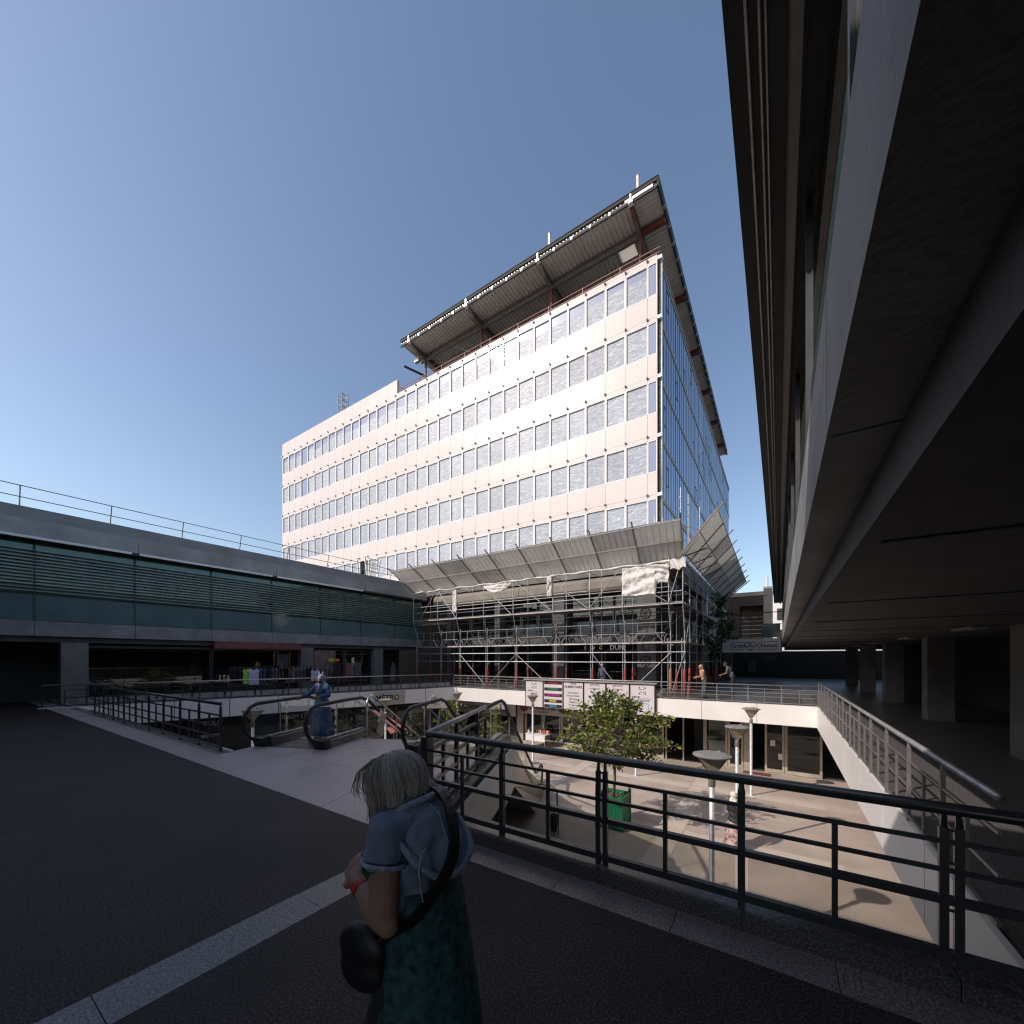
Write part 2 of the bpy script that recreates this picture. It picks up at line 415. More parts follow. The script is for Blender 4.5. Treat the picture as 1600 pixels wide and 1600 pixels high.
def text(s, size, m, parent, loc, right, up, name='lettering', depth=.006, align='CENTER', sx=1.0):
    cu = bpy.data.curves.new('txt', 'FONT'); cu.body = s; cu.size = size; cu.align_x = align; cu.align_y = 'CENTER'; cu.extrude = depth/2; cu.offset = size*.018
    cu.resolution_u = 2
    t = bpy.data.objects.new('txt', cu); TMP.collection.objects.link(t)
    dg = TMP.view_layers[0].depsgraph; dg.update(); me = bpy.data.meshes.new_from_object(t.evaluated_get(dg))
    bpy.data.objects.remove(t); bpy.data.curves.remove(cu)
    r = V(right).normalized(); u = V(up).normalized(); n = r.cross(u)
    mt = Matrix(((r.x*sx, u.x, n.x, loc[0]), (r.y*sx, u.y, n.y, loc[1]), (r.z*sx, u.z, n.z, loc[2]), (0, 0, 0, 1)))
    me.transform(mt); me.materials.clear(); me.materials.append(m); me.name = name
    return put(name, me, parent)

def blob(name, prims, m, parent=None, voxel=.012, smooth=6, label=None, disp=None):
    """one continuous surface grown from overlapping tapered capsules / ellipsoids (voxel remesh + smooth)"""
    bm = bmesh.new()
    for p in prims:
        if p[0] == 'c':     # capsule chain: ('c', [(pt, r), ...])
            ch = p[1]
            for (a, ra), (b, rb) in zip(ch, ch[1:]):
                a, b = V(a), V(b); d = b-a; L = max(d.length, 1e-4)
                q = d.to_track_quat('Z', 'Y').to_matrix().to_4x4()
                ret = bmesh.ops.create_cone(bm, cap_ends=True, segments=14, radius1=ra, radius2=rb, depth=L, matrix=Matrix.Translation((a+b)/2) @ q)
                bmesh.ops.create_icosphere(bm, subdivisions=2, radius=ra*1.0, matrix=Matrix.Translation(a))
                bmesh.ops.create_icosphere(bm, subdivisions=2, radius=rb*1.0, matrix=Matrix.Translation(b))
        else:               # ('e', centre, (rx, ry, rz), euler or None)
            rot = Euler(p[3]).to_matrix().to_4x4() if len(p) > 3 and p[3] else Matrix.Identity(4)
            bmesh.ops.create_icosphere(bm, subdivisions=3, radius=1, matrix=Matrix.Translation(p[1]) @ rot @ Matrix.Diagonal((*p[2], 1)))
    me = bpy.data.meshes.new('tmp'); bm.to_mesh(me); bm.free()
    o = bpy.data.objects.new('tmp', me); TMP.collection.objects.link(o)
    r = o.modifiers.new('r', 'REMESH'); r.mode = 'VOXEL'; r.voxel_size = voxel; r.use_smooth_shade = True
    s = o.modifiers.new('s', 'SMOOTH'); s.iterations = smooth; s.factor = .5
    dg = TMP.view_layers[0].depsgraph; dg.update(); out = bpy.data.meshes.new_from_object(o.evaluated_get(dg))
    bpy.data.objects.remove(o); bpy.data.meshes.remove(me)
    out.name = name; out.materials.clear(); out.materials.append(m)
    if disp:
        for v in out.vertices: v.co += v.normal*disp(v.co)
    out.polygons.foreach_set('use_smooth', [True]*len(out.polygons)); out.update()
    return put(name, out, parent, label=label, world=False)

# ================================================================== GROUND, DECK, WALKWAYS
PZ = -3.4                                  # plaza level; the deck is z = 0
EV = V((-.378, .926, 0)).normalized()      # direction of the escalators
NV = V((EV.y, -EV.x, 0))                   # across them, to the right
struct(MB().box(-400, 400, -400, 400, PZ-.3, PZ-.06).build('ground', M['ground']))
struct(MB().box(-40, 14, -2, 26, PZ-.055, PZ).build('plaza', M['plaza']))
pb = bpy.data.objects.new('plaza_bands', None); COL.objects.link(pb); struct(pb)
def slabs(x0, x1, y0, y1, nx, ny, z0, z1, parent, m, name='slab', gap=.006):
    dx, dy = (x1-x0)/nx, (y1-y0)/ny
    me = MB().box(-dx/2+gap, dx/2-gap, -dy/2+gap, dy/2-gap, 0, z1-z0).mesh(name, m)
    for i in range(nx):
        for j in range(ny):
            o = put(name, me, parent, (x0+dx*(i+.5), y0+dy*(j+.5), z0), world=False)
            o.rotation_euler.z = random.uniform(-.003, .003)
            o.location.z += random.uniform(-.0015, .0015)
for k in range(4):                                          # bands along Y
    x = -2.75-5.35*k
    for y0, y1, n in ((2.0, 12.75, 9), (13.4, 17.9, 4), (18.5, 22.1, 3)):
        slabs(x-.3, x+.3, y0, y1, 1, n, PZ-.03, PZ+.006, pb, M['plazaband'])
for y in (13.08, 18.2):                                     # bands along X
    for k in range(4):
        x1 = -2.75-5.35*k if k else 1.2
        x1 = (1.4, -3.08, -8.43, -13.78)[k]; x0 = (-2.42, -7.77, -13.12, -18.5)[k]
        slabs(x0, x1, y-.29, y+.29, 4, 1, PZ-.03, PZ+.006, pb, M['plazaband'])
    for k in range(4):
        x = -2.75-5.35*k
        slabs(x-.3, x+.3, y-.29, y+.29, 1, 1, PZ-.03, PZ+.006, pb, M['plazaband'])

# deck: thick slab with the escalator well cut out of its far edge
A0 = V((-3.4, 3.72, 0)); A1 = V((-5.0, 7.55, 0)); A2 = V((-10.05, 5.45, 0)); A3 = V((-9.35, 3.72, 0))
deck = struct(MB().prism([(-40, -8), (9, -8), (9, 3.72), (A0.x, A0.y), (A1.x, A1.y), (A2.x, A2.y), (A3.x, A3.y), (-40, 3.72)], -.62, -.02).build('deck', M['concrete']))
def floor_piece(name, poly, m, z1=0.0, z0=-.019, parent=deck):
    return MB().prism(poly, z0, z1).build(name, m, parent)
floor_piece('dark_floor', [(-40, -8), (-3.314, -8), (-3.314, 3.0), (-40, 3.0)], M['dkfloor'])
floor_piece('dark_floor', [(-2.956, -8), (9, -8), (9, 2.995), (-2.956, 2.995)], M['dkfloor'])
# mauve terrazzo beyond, in big bays with open joints
def lerp(a, b, t): return a+(b-a)*t
B0 = V((-3.56, 3.006, 0)); 
for i in range(4):
    ta, tb = i/4+.0006, (i+1)/4-.0006
    lo0, lo1 = lerp(V((-9.30, 3.006, 0)), V((-3.56, 3.006, 0)), ta), lerp(V((-9.30, 3.006, 0)), V((-3.56, 3.006, 0)), tb)
    hi0, hi1 = lerp(A2+V((.08, 0, 0)), A1-V((.16, 0, 0)), ta), lerp(A2+V((.08, 0, 0)), A1-V((.16, 0, 0)), tb)
    for j, (s0, s1) in enumerate(((0, .38), (.3825, .72), (.7225, 1))):
        q = [lerp(lo0, hi0, s0), lerp(lo1, hi1, s0), lerp(lo1, hi1, s1), lerp(lo0, hi0, s1)]
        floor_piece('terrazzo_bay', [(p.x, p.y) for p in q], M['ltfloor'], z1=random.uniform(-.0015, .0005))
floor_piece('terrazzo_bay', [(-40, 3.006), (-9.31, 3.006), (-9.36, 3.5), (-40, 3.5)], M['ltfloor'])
# granite band along Y and the flagstones along the kerb
for i in range(9):
    y1 = 2.99-i*1.2
    floor_piece('granite_slab', [(-3.31, y1-1.195), (-2.96, y1-1.195), (-2.96, y1), (-3.31, y1)], M['granite'], z1=random.uniform(-.001, .002))
for i in range(13):
    x0 = -3.5+i*.95
    floor_piece('granite_slab', [(x0+.003, 3.001), (x0+.947, 3.001), (x0+.947, 3.3), (x0+.003, 3.3)], M['granite'], z1=random.uniform(-.001, .002))
# kerb stones under the railing
kerb = struct(MB().box(-3.44, 9, 3.32, 3.70, -.015, .04).build('kerb', M['concdark']))
for i in range(11):
    x0 = -3.46+i*1.08
    MB().box(x0+.003, x0+1.077, 3.30, 3.54, .0, .12).build('kerb_stone', M['kerb'], kerb)
    MB().box(x0+.003, x0+1.077, 3.543, 3.715, .041, .085).build('ledge_stone', M['white'], kerb)
for i in range(4):                                          # kerb that follows the side railing
    p = A0+V((-.04, -.22, 0))+EV*(.12+i*.93); q = p+EV*.92
    MB().bar(p+V((0, 0, .055)), q+V((0, 0, .055)), .2, .13).build('kerb_stone', M['kerb'], kerb)
# white fascias of the deck edge
MB().box(A0.x+.02, 9, 3.722, 3.76, -.78, .04).build('fascia_panel', M['fascia'], deck)
MB().slab([A0+V((.03, .02, .0)), A1+V((.03, .02, .0)), A1+V((.03, .02, -.8)), A0+V((.03, .02, -.8))], NV*.04).build('fascia_panel', M['fascia'], deck)
MB().box(-40, -9.4, 3.722, 3.76, -.78, .04).build('fascia_panel', M['fascia'], deck)
MB().slab([A1+V((0, 0, -.021)), A2+V((0, 0, -.021)), A2+V((0, 0, -.8)), A1+V((0, 0, -.8))], EV*.04).build('fascia_panel', M['fascia'], deck)
# wall of the lower level under the deck
tag(MB().box(-40, 9, 1.0, 1.3, PZ, -.64).build('lower_wall', M['concdark']), 'dark concrete wall in the shade under the near deck', 'wall')

# far walkway in front of the office building, left walkway in front of the gallery, right walkway
W0 = V((-17.75, 19.85, 0)); W1 = V((-24.1, 1.0, 0)); WD = (W1-W0).normalized(); WN = V((WD.y, -WD.x, 0))   # WN points to the gallery
walk = struct(MB().prism([(W0.x, W0.y+.05), (1.3, 19.9), (1.3, 3.8), (9, 3.8), (9, 60), (-60, 60), (-60, 3.8), (W1.x-.5, 3.8), (-23.2, 3.8)], -.74, -.02).build('walkway', M['concrete']))
MB().prism([(W0.x-.02, W0.y+.1), (1.35, 19.95), (1.35, 3.85), (8.9, 3.85), (8.9, 59), (-59, 59), (-59, 3.85), (-23.1, 3.85)], -.019, 0).build('walkway_paving', M['granite'], walk)
nf = 9
for i in range(nf):                                         # white fascia panels, far side
    x0 = W0.x+.02+i*2.12
    MB().box(x0+.008, x0+2.112, 19.80, 19.848, -.80, .03).build('fascia_panel', M['fascia'], walk)
for i in range(9):                                          # white fascia panels, left side
    p = W0+WD*(.03+i*2.0); q = W0+WD*(2.0+i*2.0)
    MB().slab([p+V((0, 0, -.8)), q+V((0, 0, -.8)), q+V((0, 0, .03)), p+V((0, 0, .03))], -WN*.045).build('fascia_panel', M['fascia'], walk)
for i in range(8):                                          # right side
    y0 = 3.8+i*2.0
    MB().box(1.25, 1.298, y0+.01, y0+1.99, -.8, .03).build('fascia_panel', M['fascia'], walk)

# ================================================================== OFFICE BUILDING
ob = thing('office_building', 'tall white office block under renovation with rows of film-covered windows and an open steel roof', 'building', (-28, 44, 0))
FY = 25.2; XR = -6.14; X0 = -6.72; BW = 1.349; NB = 32
SEAM = [26.26-3.59*k for k in range(6)]     # dotted seam lines, top to bottom
XL = X0-BW*NB+.0
MB().box(XL-.1, XR-.1, FY+.35, 66, 8.35, 26.1).build('core', M['dimwall'], ob)
MB().box(XL-.1, XR-.05, FY+.02, 65.9, 26.1, 26.35).build('roof_slab', M['concrete'], ob)
def framed(w, h, t, d, y0=0):
    mb = MB()
    mb.box(-w/2, w/2, y0, y0+d, 0, t); mb.box(-w/2, w/2, y0, y0+d, h-t, h)
    mb.box(-w/2, -w/2+t, y0, y0+d, t, h-t); mb.box(w/2-t, w/2, y0, y0+d, t, h-t)
    return mb
HH = .26; WH = 1.98; SH = 3.59-HH-WH
PG = .007
spand = MB().box(-BW/2+PG, BW/2-PG, 0, .09, 0, SH-.012).mesh('spandrel_panel', M['panel'])
head = MB().box(-BW/2+PG, BW/2-PG, 0, .09, 0, HH-.012).mesh('header_panel', M['panel'])
frA = framed(BW-.012, WH-.008, .036, .13, .0).mesh('window', M['frame'])
frB = framed(BW-.012, WH-.008, .078, .13, .0).mesh('window', M['frame'])
def pane_mesh(w, h, split):
    mb = MB()
    if split:
        mb.cur = 0; mb.box(-w/2, w/2, .085, .10, 0, h*split)
        mb.cur = 1; mb.box(-w/2, w/2, .085, .10, h*split+.002, h)
    else: mb.box(-w/2, w/2, .085, .10, 0, h)
    return mb
pnA = pane_mesh(BW-.086, WH-.082, 0).mesh('pane', [M['film'], M['plainpane']])
pnB = pane_mesh(BW-.17, WH-.166, 0).mesh('pane', [M['film'], M['plainpane']])
pnAt = [pane_mesh(BW-.086, WH-.082, s).mesh('pane', [M['film'], M['plainpane']]) for s in (.66, .74, .58)]
pnBt = [pane_mesh(BW-.17, WH-.166, s).mesh('pane', [M['film'], M['plainpane']]) for s in (.70, .78, .62)]
pnP = MB().box(-(BW-.086)/2, (BW-.086)/2, .085, .10, 0, WH-.082).mesh('pane', M['plainpane'])
rng = random.Random(11)
mk = MB()
for k in range(6):
    zs = SEAM[k]
    for i in range(NB):
        xc = X0-BW*(i+.5)
        if k > 0:
            put('spandrel_panel', spand, ob, (xc, FY, zs+.006))
        put('header_panel', head, ob, (xc, FY, zs-HH+.006))
        if k == 5: continue
        z = zs-HH-WH
        if k == 4 and i == 20:                              # the one open, dark bay
            w = put('window', frA, ob, (xc, FY, z+.004), label='window bay standing open and dark')
            continue
        a = (i+k*0) % 2 == 0
        w = put('window', frA if a else frB, ob, (xc, FY, z+.004))
        if k == 0: pm = rng.choice(pnAt if a else pnBt)
        else: pm = pnA if a else pnB
        if a and rng.random() < .03: pm = pnP
        put('pane', pm, w, (xc, FY, z+(.041 if a else .083)))
        if k == 4 or True:
            pass
    for i in range(NB+1):
        xc = X0-BW*i
        mk.box(xc-.05, xc+.05, FY-.09, FY-.003, zs-.05, zs+.05)
        mk.box(xc-.04, xc+.04, FY-.12, FY-.091, zs-.01, zs+.06)
mk.build('anchor_bracket', M['anchor'], ob, kind='stuff')
for o in [c for c in ob.children if c.name.startswith('window') and 'label' in c]: pass
# right hand half-bay, with narrow windows
hw = X0-XR
for k in range(6):
    zs = SEAM[k]; xc = (X0+XR)/2; w_ = abs(hw)
    mb = MB(); mb.box(X0+.007, XR, FY, FY+.09, zs-HH+.006, zs-.006)
    if k > 0: mb.box(X0+.007, XR, FY, FY+.09, zs+.006, zs+SH-.006)
    mb.build('corner_panel', M['panel'], ob)
    if k < 5:
        f = framed(w_-.012, WH-.008, .05, .13)
        o = put('window', f.mesh('window', M['frame']), ob, (xc, FY, zs-HH-WH+.004))
        put('pane', MB().box(-w_/2+.06, w_/2-.06, .045, .06, 0, WH-.12).mesh('pane', M['plainpane']), o, (xc, FY, zs-HH-WH+.06))
# left hand edge
for k in range(5):
    zs = SEAM[k]
    MB().box(XL-.12, XL-.008, FY+.01, FY+.12, zs-HH-WH-SH+.01, zs+.0).build('edge_trim', M['panel'], ob)
    MB().box(XL-.30, XL-.121, FY-.05, FY+.10, zs-.08, zs+.06).build('edge_bracket', M['white'], ob)
# parapet
XS = -29.5
npp = int((XL-XS)/-BW)
for i in range(npp+1):
    x1 = XS-BW*i; x0 = max(XL-.12, x1-BW)
    if x1-x0 < .05: continue
    MB().box(x0+.006, x1-.006, FY, FY+.09, SEAM[0]+.006, 27.72).build('parapet_panel', M['panel'], ob)
for i in range(int((XR-XS)/BW)+1):
    x0 = XS+BW*i; x1 = min(XR, x0+BW)
    MB().box(x0+.006, x1-.006, FY, FY+.09, SEAM[0]+.006, 26.42).build('parapet_panel', M['panel'], ob)
MB().box(XS-.01, XS+.015, FY+.01, FY+.3, 26.3, 27.74).build('parapet_end', M['frame'], ob)
# open corner: insulation, drain pipe and bright brackets
MB().box(XR+.01, XR+.16, FY+.25, FY+.33, 8.4, 26.35).build('corner_insulation', M['insul'], ob)
MB().box(XR+.0, XR+.05, FY+.1, FY+.24, 8.4, 26.35).build('corner_flashing', M['black'], ob)
MB().tube((XR+.20, FY+.26, 8.4), (XR+.20, FY+.26, 26.3), .055, 10).build('corner_pipe', M['zincbright'], ob, True)
for k in range(5):
    MB().box(XR+.0, XR+.27, FY+.02, FY+.32, SEAM[k]-.12, SEAM[k]+.07).build('corner_bracket', M['zincbright'], ob)
# right facade: curtain wall of blue mirror glass
FX = -6.0
nb2 = 29; bw2 = 1.39; ys = FY+.45
for k in range(6):
    zs = SEAM[k]; zt = min(zs, 26.3)
    MB().box(FX-.1, FX+.0, ys, ys+nb2*bw2, zs-.24, zs+.04).build('storey_band', M['band'], ob)
    if k == 5: continue
    lo = zs-3.59+.045; hi = zs-.245
    far = MB(); mul = MB(); vents = MB()
    for j in range(nb2):
        y = ys+j*bw2
        g = MB() if j < 12 else far
        g.box(FX-.06, FX-.03, y+.03, y+bw2/2-.02, lo, hi); g.box(FX-.06, FX-.03, y+bw2/2+.02, y+bw2-.03, lo, hi)
        if j < 12: g.build('mirror_pane', M['bluepane'], ob)
        mul.box(FX-.07, FX-.012, y-.028, y+.028, lo, hi); mul.box(FX-.07, FX-.018, y+bw2/2-.018, y+bw2/2+.018, lo, hi)
        if rng.random() < .38:
            yy = y+(.03 if rng.random() < .5 else bw2/2+.02); zz = lo+rng.choice((.0, 1.1, 1.75))
            v = vents; w = bw2/2-.05; h = 1.2
            v.box(FX-.029, FX-.01, yy, yy+.035, zz, zz+h); v.box(FX-.029, FX-.01, yy+w-.035, yy+w, zz, zz+h)
            v.box(FX-.029, FX-.01, yy+.036, yy+w-.036, zz, zz+.04); v.box(FX-.029, FX-.01, yy+.036, yy+w-.036, zz+h-.04, zz+h)
    far.build('mirror_glazing', M['bluepane'], ob, kind='stuff')
    mul.build('mullion', M['mull'], ob, kind='stuff')
    vents.build('vent_frame', M['mull'], ob, kind='stuff')
MB().box(FX-.12, FX+.05, ys, ys+nb2*bw2, 26.305, 26.42).build('coping', M['band'], ob)
# lower storeys, set back behind the scaffold
MB().box(-60, -6.3, 27.2, 27.6, 0, 8.33).build('lower_back_wall', M['black'], ob)
MB().box(XL, -6.2, 25.3, 27.0, 7.35, 8.3).build('transfer_beam', M['concrete'], ob)
mb = MB(); prof = [(25.35, 6.35), (25.25, 6.55), (25.28, 7.0), (25.45, 7.3), (26.6, 7.3), (26.6, 6.35)]
mb.slab([(-24.9, y, z) for y, z in prof], (18.4, 0, 0)); mb.build('round_beam', M['beige'], ob)
MB().box(-6.75, -6.3, 27.0, 65.9, 0, 8.33).build('lower_side_wall', M['concdark'], ob)
for k in range(6): MB().box(-6.29, -6.2, 27.4+k*3.2, 30.2+k*3.2, .1, 6.6).build('side_glazing', M['dimwall'], ob)
for xc, w in ((-23.4, .5), (-18.35, .5), (-13.05, .95), (-6.9, 1.15)):
    MB().box(xc-w/2, xc+w/2, 25.6, 26.5, 0, 6.34).build('column', M['colgrey'], ob)
for x0, x1 in ((-23.1, -18.65), (-18.05, -13.6), (-12.5, -7.55)):          # first-floor windows and pale blinds
    n = 3; w = (x1-x0)/n
    for i in range(n):
        a, b = x0+i*w+.05, x0+(i+1)*w-.05
        f = framed(b-a, 2.5, .06, .1); o = put('window', f.mesh('window', M['mull']), ob, ((a+b)/2, 26.3, 3.7))
        put('pane', MB().box(-(b-a)/2+.06, (b-a)/2-.06, .04, .05, .06, 2.44).mesh('pane', M['shopglass']), o, ((a+b)/2, 26.3, 3.7))
    if x0 > -20: MB().box(x0+.1, x1-.1, 26.5, 26.55, 3.2, 4.5).build('pale_blind', M['blinds'], ob)
    MB().box(x0, x1, 26.0, 26.4, 3.0, 3.66).build('floor_beam', M['concdark'], ob)
    for i in range(2):                                                       # shop windows at walkway level
        a = x0+.2+i*(x1-x0)/2; b = a+(x1-x0)/2-.4
        f = framed(b-a, 2.4, .07, .1); o = put('shop_window', f.mesh('shop_window', M['mull']), ob, ((a+b)/2, 26.2, .05))
        put('pane', MB().box(-(b-a)/2+.07, (b-a)/2-.07, .04, .05, .07, 2.33).mesh('pane', M['shopglass']), o, ((a+b)/2, 26.2, .05))
for s, x, m, sz in (('S', -10.95, 'white', .30), ('O', -10.45, 'white', .42), ('C', -9.85, 'yellow', .34), ('DUN', -8.75, 'white', .44), ('8V', -6.75, 'greyink', .4)):
    text(s, sz, M[m], ob, (x, 25.55 if x < -7 else 25.58, 2.62), (1, 0, 0), (0, 0, 1), depth=.03)
for z in (4.75, 1.75, 2.6):                                                  # wheel posters on the corner column
    mb = MB(); c = V((-6.95, 25.575, z)); r0 = .32 if z != 2.6 else .27
    mb.path([c+V((r0*math.cos(t*.3927), 0, r0*math.sin(t*.3927))) for t in range(16)], .022, 4, closed=True)
    for t in range(4):
        a = t*math.pi/4; d = V((math.cos(a), 0, math.sin(a)))*(r0-.03); mb.tube(c-d, c+d, .012, 4)
    mb.build('wheel_emblem', M['ink' if z != 2.6 else 'awnred'], ob)

# ---- steel canopy over the roof
CZ = 29.3; CX0, CX1 = -27.5, -5.85; CY0 = 24.0
def corrug(x0, x1, y0, y1, z, pitch, hgt, along='Y'):
    """trapezoidal roof deck; ribs along Y or X"""
    mb = MB(); a0, a1 = (x0, x1) if along == 'Y' else (y0, y1)
    n = max(1, int((a1-a0)/pitch)); p = (a1-a0)/n; pts = []
    for i in range(n):
        a = a0+i*p
        pts += [(a, 0), (a+p*.45, 0), (a+p*.55, hgt), (a+p*.92, hgt)]
    pts.append((a1, 0))
    for (u0, h0), (u1, h1) in zip(pts, pts[1:]):
        if along == 'Y': mb.add([(u0, y0, z+h0), (u1, y0, z+h1), (u1, y1, z+h1), (u0, y1, z+h0)], [(0, 1, 2, 3)])
        else: mb.add([(x0, u0, z+h0), (x0, u1, z+h1), (x1, u1, z+h1), (x1, u0, z+h0)], [(0, 1, 2, 3)])
    return mb
SKX = (-9.15, -7.95); SKY = (26.55, 27.6)
dk = corrug(CX0, -7.4, CY0+.12, SKY[0], CZ, .30, .07)
d2 = corrug(CX0, SKX[0], SKY[0], SKY[1], CZ, .30, .07); d3 = corrug(SKX[1], -7.4, SKY[0], SKY[1], CZ, .30, .07); d4 = corrug(CX0, -7.4, SKY[1], 61, CZ, .30, .07)
for d in (d2, d3, d4): dk.add(d.v, d.f)
dk.build('roof_deck', M['deckmetal'], ob)
corrug(-7.4, CX1, CY0+.12, 61, CZ, .30, .07, 'X').build('roof_deck', M['deckmetal'], ob)
MB().box(CX0, SKX[0], CY0+.1, 61, CZ+.075, CZ+.3).build('roof_insulation', M['roofgrey'], ob)
MB().box(SKX[1], CX1, CY0+.1, 61, CZ+.075, CZ+.3).build('roof_insulation', M['roofgrey'], ob)
MB().box(SKX[0], SKX[1], CY0+.1, SKY[0], CZ+.075, CZ+.3).build('roof_insulation', M['roofgrey'], ob)
MB().box(SKX[0], SKX[1], SKY[1], 61, CZ+.075, CZ+.3).build('roof_insulation', M['roofgrey'], ob)
sk = mat('skylight_sheet', (.85, .85, .85), .6)
translucent(sk, .75)
MB().box(SKX[0]+.01, SKX[1]-.01, SKY[0]+.01, SKY[1]-.01, CZ+.12, CZ+.13).build('skylight', sk, ob)
def ibeam(mb, p, q, h, w, t=.03):
    p, q = V(p), V(q); u = V((0, 0, 1))
    mb.bar(p, q, t, h); mb.bar(p+u*(h/2), q+u*(h/2), w, t); mb.bar(p-u*(h/2), q-u*(h/2), w, t)
for x in (-26.6, -20.2, -13.8, -7.4):
    mb = MB(); ibeam(mb, (x, 24.9, CZ-.24), (x, 46, CZ-.24), .38, .24, .035); mb.build('roof_beam', M['steel' if x < -8 else 'redsteel' if x > 0 else 'steel'], ob)
    mb = MB(); mb.slab([(x-.11, 24.25, CZ-.03), (x-.11, 24.9, CZ-.03), (x-.11, 24.9, CZ-.43), (x-.11, 24.25, CZ-.16)], (.22, 0, 0)); mb.build('beam_tip', M['redsteel' if x > -8 else 'steel'], ob)
    MB().box(x-.07, x+.07, 25.93, 26.07, 26.35, CZ-.45).build('roof_post', M['redsteel'], ob)
for y in (26.0, 33.0):
    mb = MB(); ibeam(mb, (-27.2, y, CZ-.30), (-7.5, y, CZ-.30), .42, .2, .04); mb.build('roof_girder', M['steel'], ob)
for y in (26.0, 32.4, 38.8, 45.2, 51.6, 57.6):
    MB().box(-7.3, CX1+.02, y-.13, y+.13, CZ-.42, CZ-.03).build('outrigger', M['redsteel'], ob)
    if y > 27: MB().box(-7.47, -7.33, y-.07, y+.07, 26.35, CZ-.45).build('roof_post', M['redsteel'], ob)
for a, b in (((-20.2, 26.0, 26.6), (-23.4, 26.05, CZ-.5)), ((-26.6, 26.0, 28.1), (-23.4, 27.5, CZ-.06)), ((-20.2, 26.0, 28.6), (-22.2, 30.0, CZ-.06))):
    MB().tube(a, b, .03, 6).build('tie_rod', M['steel'], ob)
# edge channels, perforated strip, clips
MB().box(CX0-.12, CX1+.05, CY0-.02, CY0+.10, CZ+.27, CZ+.46).build('edge_channel', M['darksteel'], ob)
MB().box(CX0-.14, CX1+.06, CY0-.05, CY0+.08, CZ+.462, CZ+.50).build('edge_cap', M['darksteel'], ob)
MB().box(CX0-.12, CX1+.04, CY0+.0, CY0+.09, CZ-.14, CZ+.0).build('edge_channel', M['darksteel'], ob)
pf = MB(); x = CX0
while x < CX1-2:
    pf.box(x, x+.07, CY0+.01, CY0+.05, CZ+.11, CZ+.16); x += .24
pf.build('perforated_strip', M['zincbright'], ob, kind='stuff')
MB().box(CX1-1.9, CX1-.25, CY0+.0, CY0+.05, CZ+.05, CZ+.22).build('edge_plate', M['zincbright'], ob)
clip = MB().box(-.07, .07, -.05, .05, -.09, .09).mesh('clip', M['zincbright'])
x = CX0+.9
while x < CX1-1.5: put('clip', clip, ob, (x, CY0-.03, CZ-.06)); x += 1.28
for x in (-26.6, -20.2, -13.8, -7.4):
    MB().box(x-.14, x+.14, CY0-.06, CY0+.2, CZ-.16, CZ-.02).build('clip', M['zincbright'], ob)
    MB().box(x-.05, x+.05, CY0-.04, CY0+.02, CZ+.02, CZ+.42).build('edge_stiffener', M['zincbright'], ob)
MB().box(CX1-.02, CX1+.10, CY0+.0, 61, CZ-.14, CZ+.46).build('edge_channel', M['darksteel'], ob)
y = CY0+1.3
while y < 60: MB().box(CX1+.0, CX1+.16, y-.08, y+.08, CZ-.22, CZ-.06).build('clip', M['band'], ob); y += 1.28
MB().bar((-27.4, 24.2, 27.55), (-26.75, 26.0, 27.5), .12, .14).build('loose_beam', M['darksteel'], ob)
MB().box(-27.0, -26.5, 25.0, 25.3, 28.2, 28.45).build('pipe_bracket', M['zinc'], ob)

# ---- things on the roof
gr = thing('roof_guardrail', 'thin red guard rail with black mesh along the roof edge of the white office block', 'railing', (-16, 25.5, 26.35))
x = XS+.2; n = 0
while x < XR:
    MB().tube((x, 25.42, 26.36), (x, 25.42, 27.05), .03, 6).build('post', M['redpaint'], gr); x += 2.6; n += 1
for z in (27.02, 26.72):
    MB().tube((XS+.2, 25.42, z), (XR+.1, 25.42, z), .028, 6).build('rail', M['redpaint'], gr)
for i in range(4): MB().box(-17.0+2.7*i, -14.5+2.7*i, 25.50, 25.52, 26.4, 26.85).build('mesh_screen', M['ink'], gr)
MB().tube((XS+.3, 25.42, 27.0), (XS+1.2, 27.5, 27.0), .03, 6).build('rail', M['redpaint'], gr)
for i, (x, l) in enumerate(((-7.15, 'pale steel post standing on the roof canopy near its pointed corner'), (-13.2, 'pale steel post standing on the roof canopy, farther from the pointed corner'))):
    p = thing('roof_post', l, 'post', (x, 24.6, CZ+.3), 'steel posts on the roof canopy')
    MB().box(x-.07, x+.07, 24.53, 24.67, CZ+.3, CZ+1.95).build('shaft', M['zinc'], p)
    MB().box(x-.09, x+.09, 24.51, 24.69, CZ+1.95, CZ+1.98).build('cap', M['steel'], p)
mast = thing('lattice_mast', 'grey square lattice mast standing on the office roof at the left', 'mast', (-39.6, 26.5, 26.35))
cx, cy = -39.6, 26.4; hw_ = .36; zt = 30.6
for sx in (-1, 1):
    for sy in (-1, 1): MB().box(cx+sx*hw_-.03, cx+sx*hw_+.03, cy+sy*hw_-.03, cy+sy*hw_+.03, 26.35, zt).build('leg', M['steel'], mast)
z = 27.0
while z < zt:
    for a, b in (((-1, -1), (1, -1)), ((1, -1), (1, 1)), ((1, 1), (-1, 1)), ((-1, 1), (-1, -1))):
        pa = V((cx+a[0]*hw_, cy+a[1]*hw_, z)); pb_ = V((cx+b[0]*hw_, cy+b[1]*hw_, z))
        MB().tube(pa, pb_, .035, 5).build('strut', M['zinc'], mast); MB().tube(pa, pb_+V((0, 0, -.7)), .024, 5).build('brace', M['zinc'], mast)
    z += .7

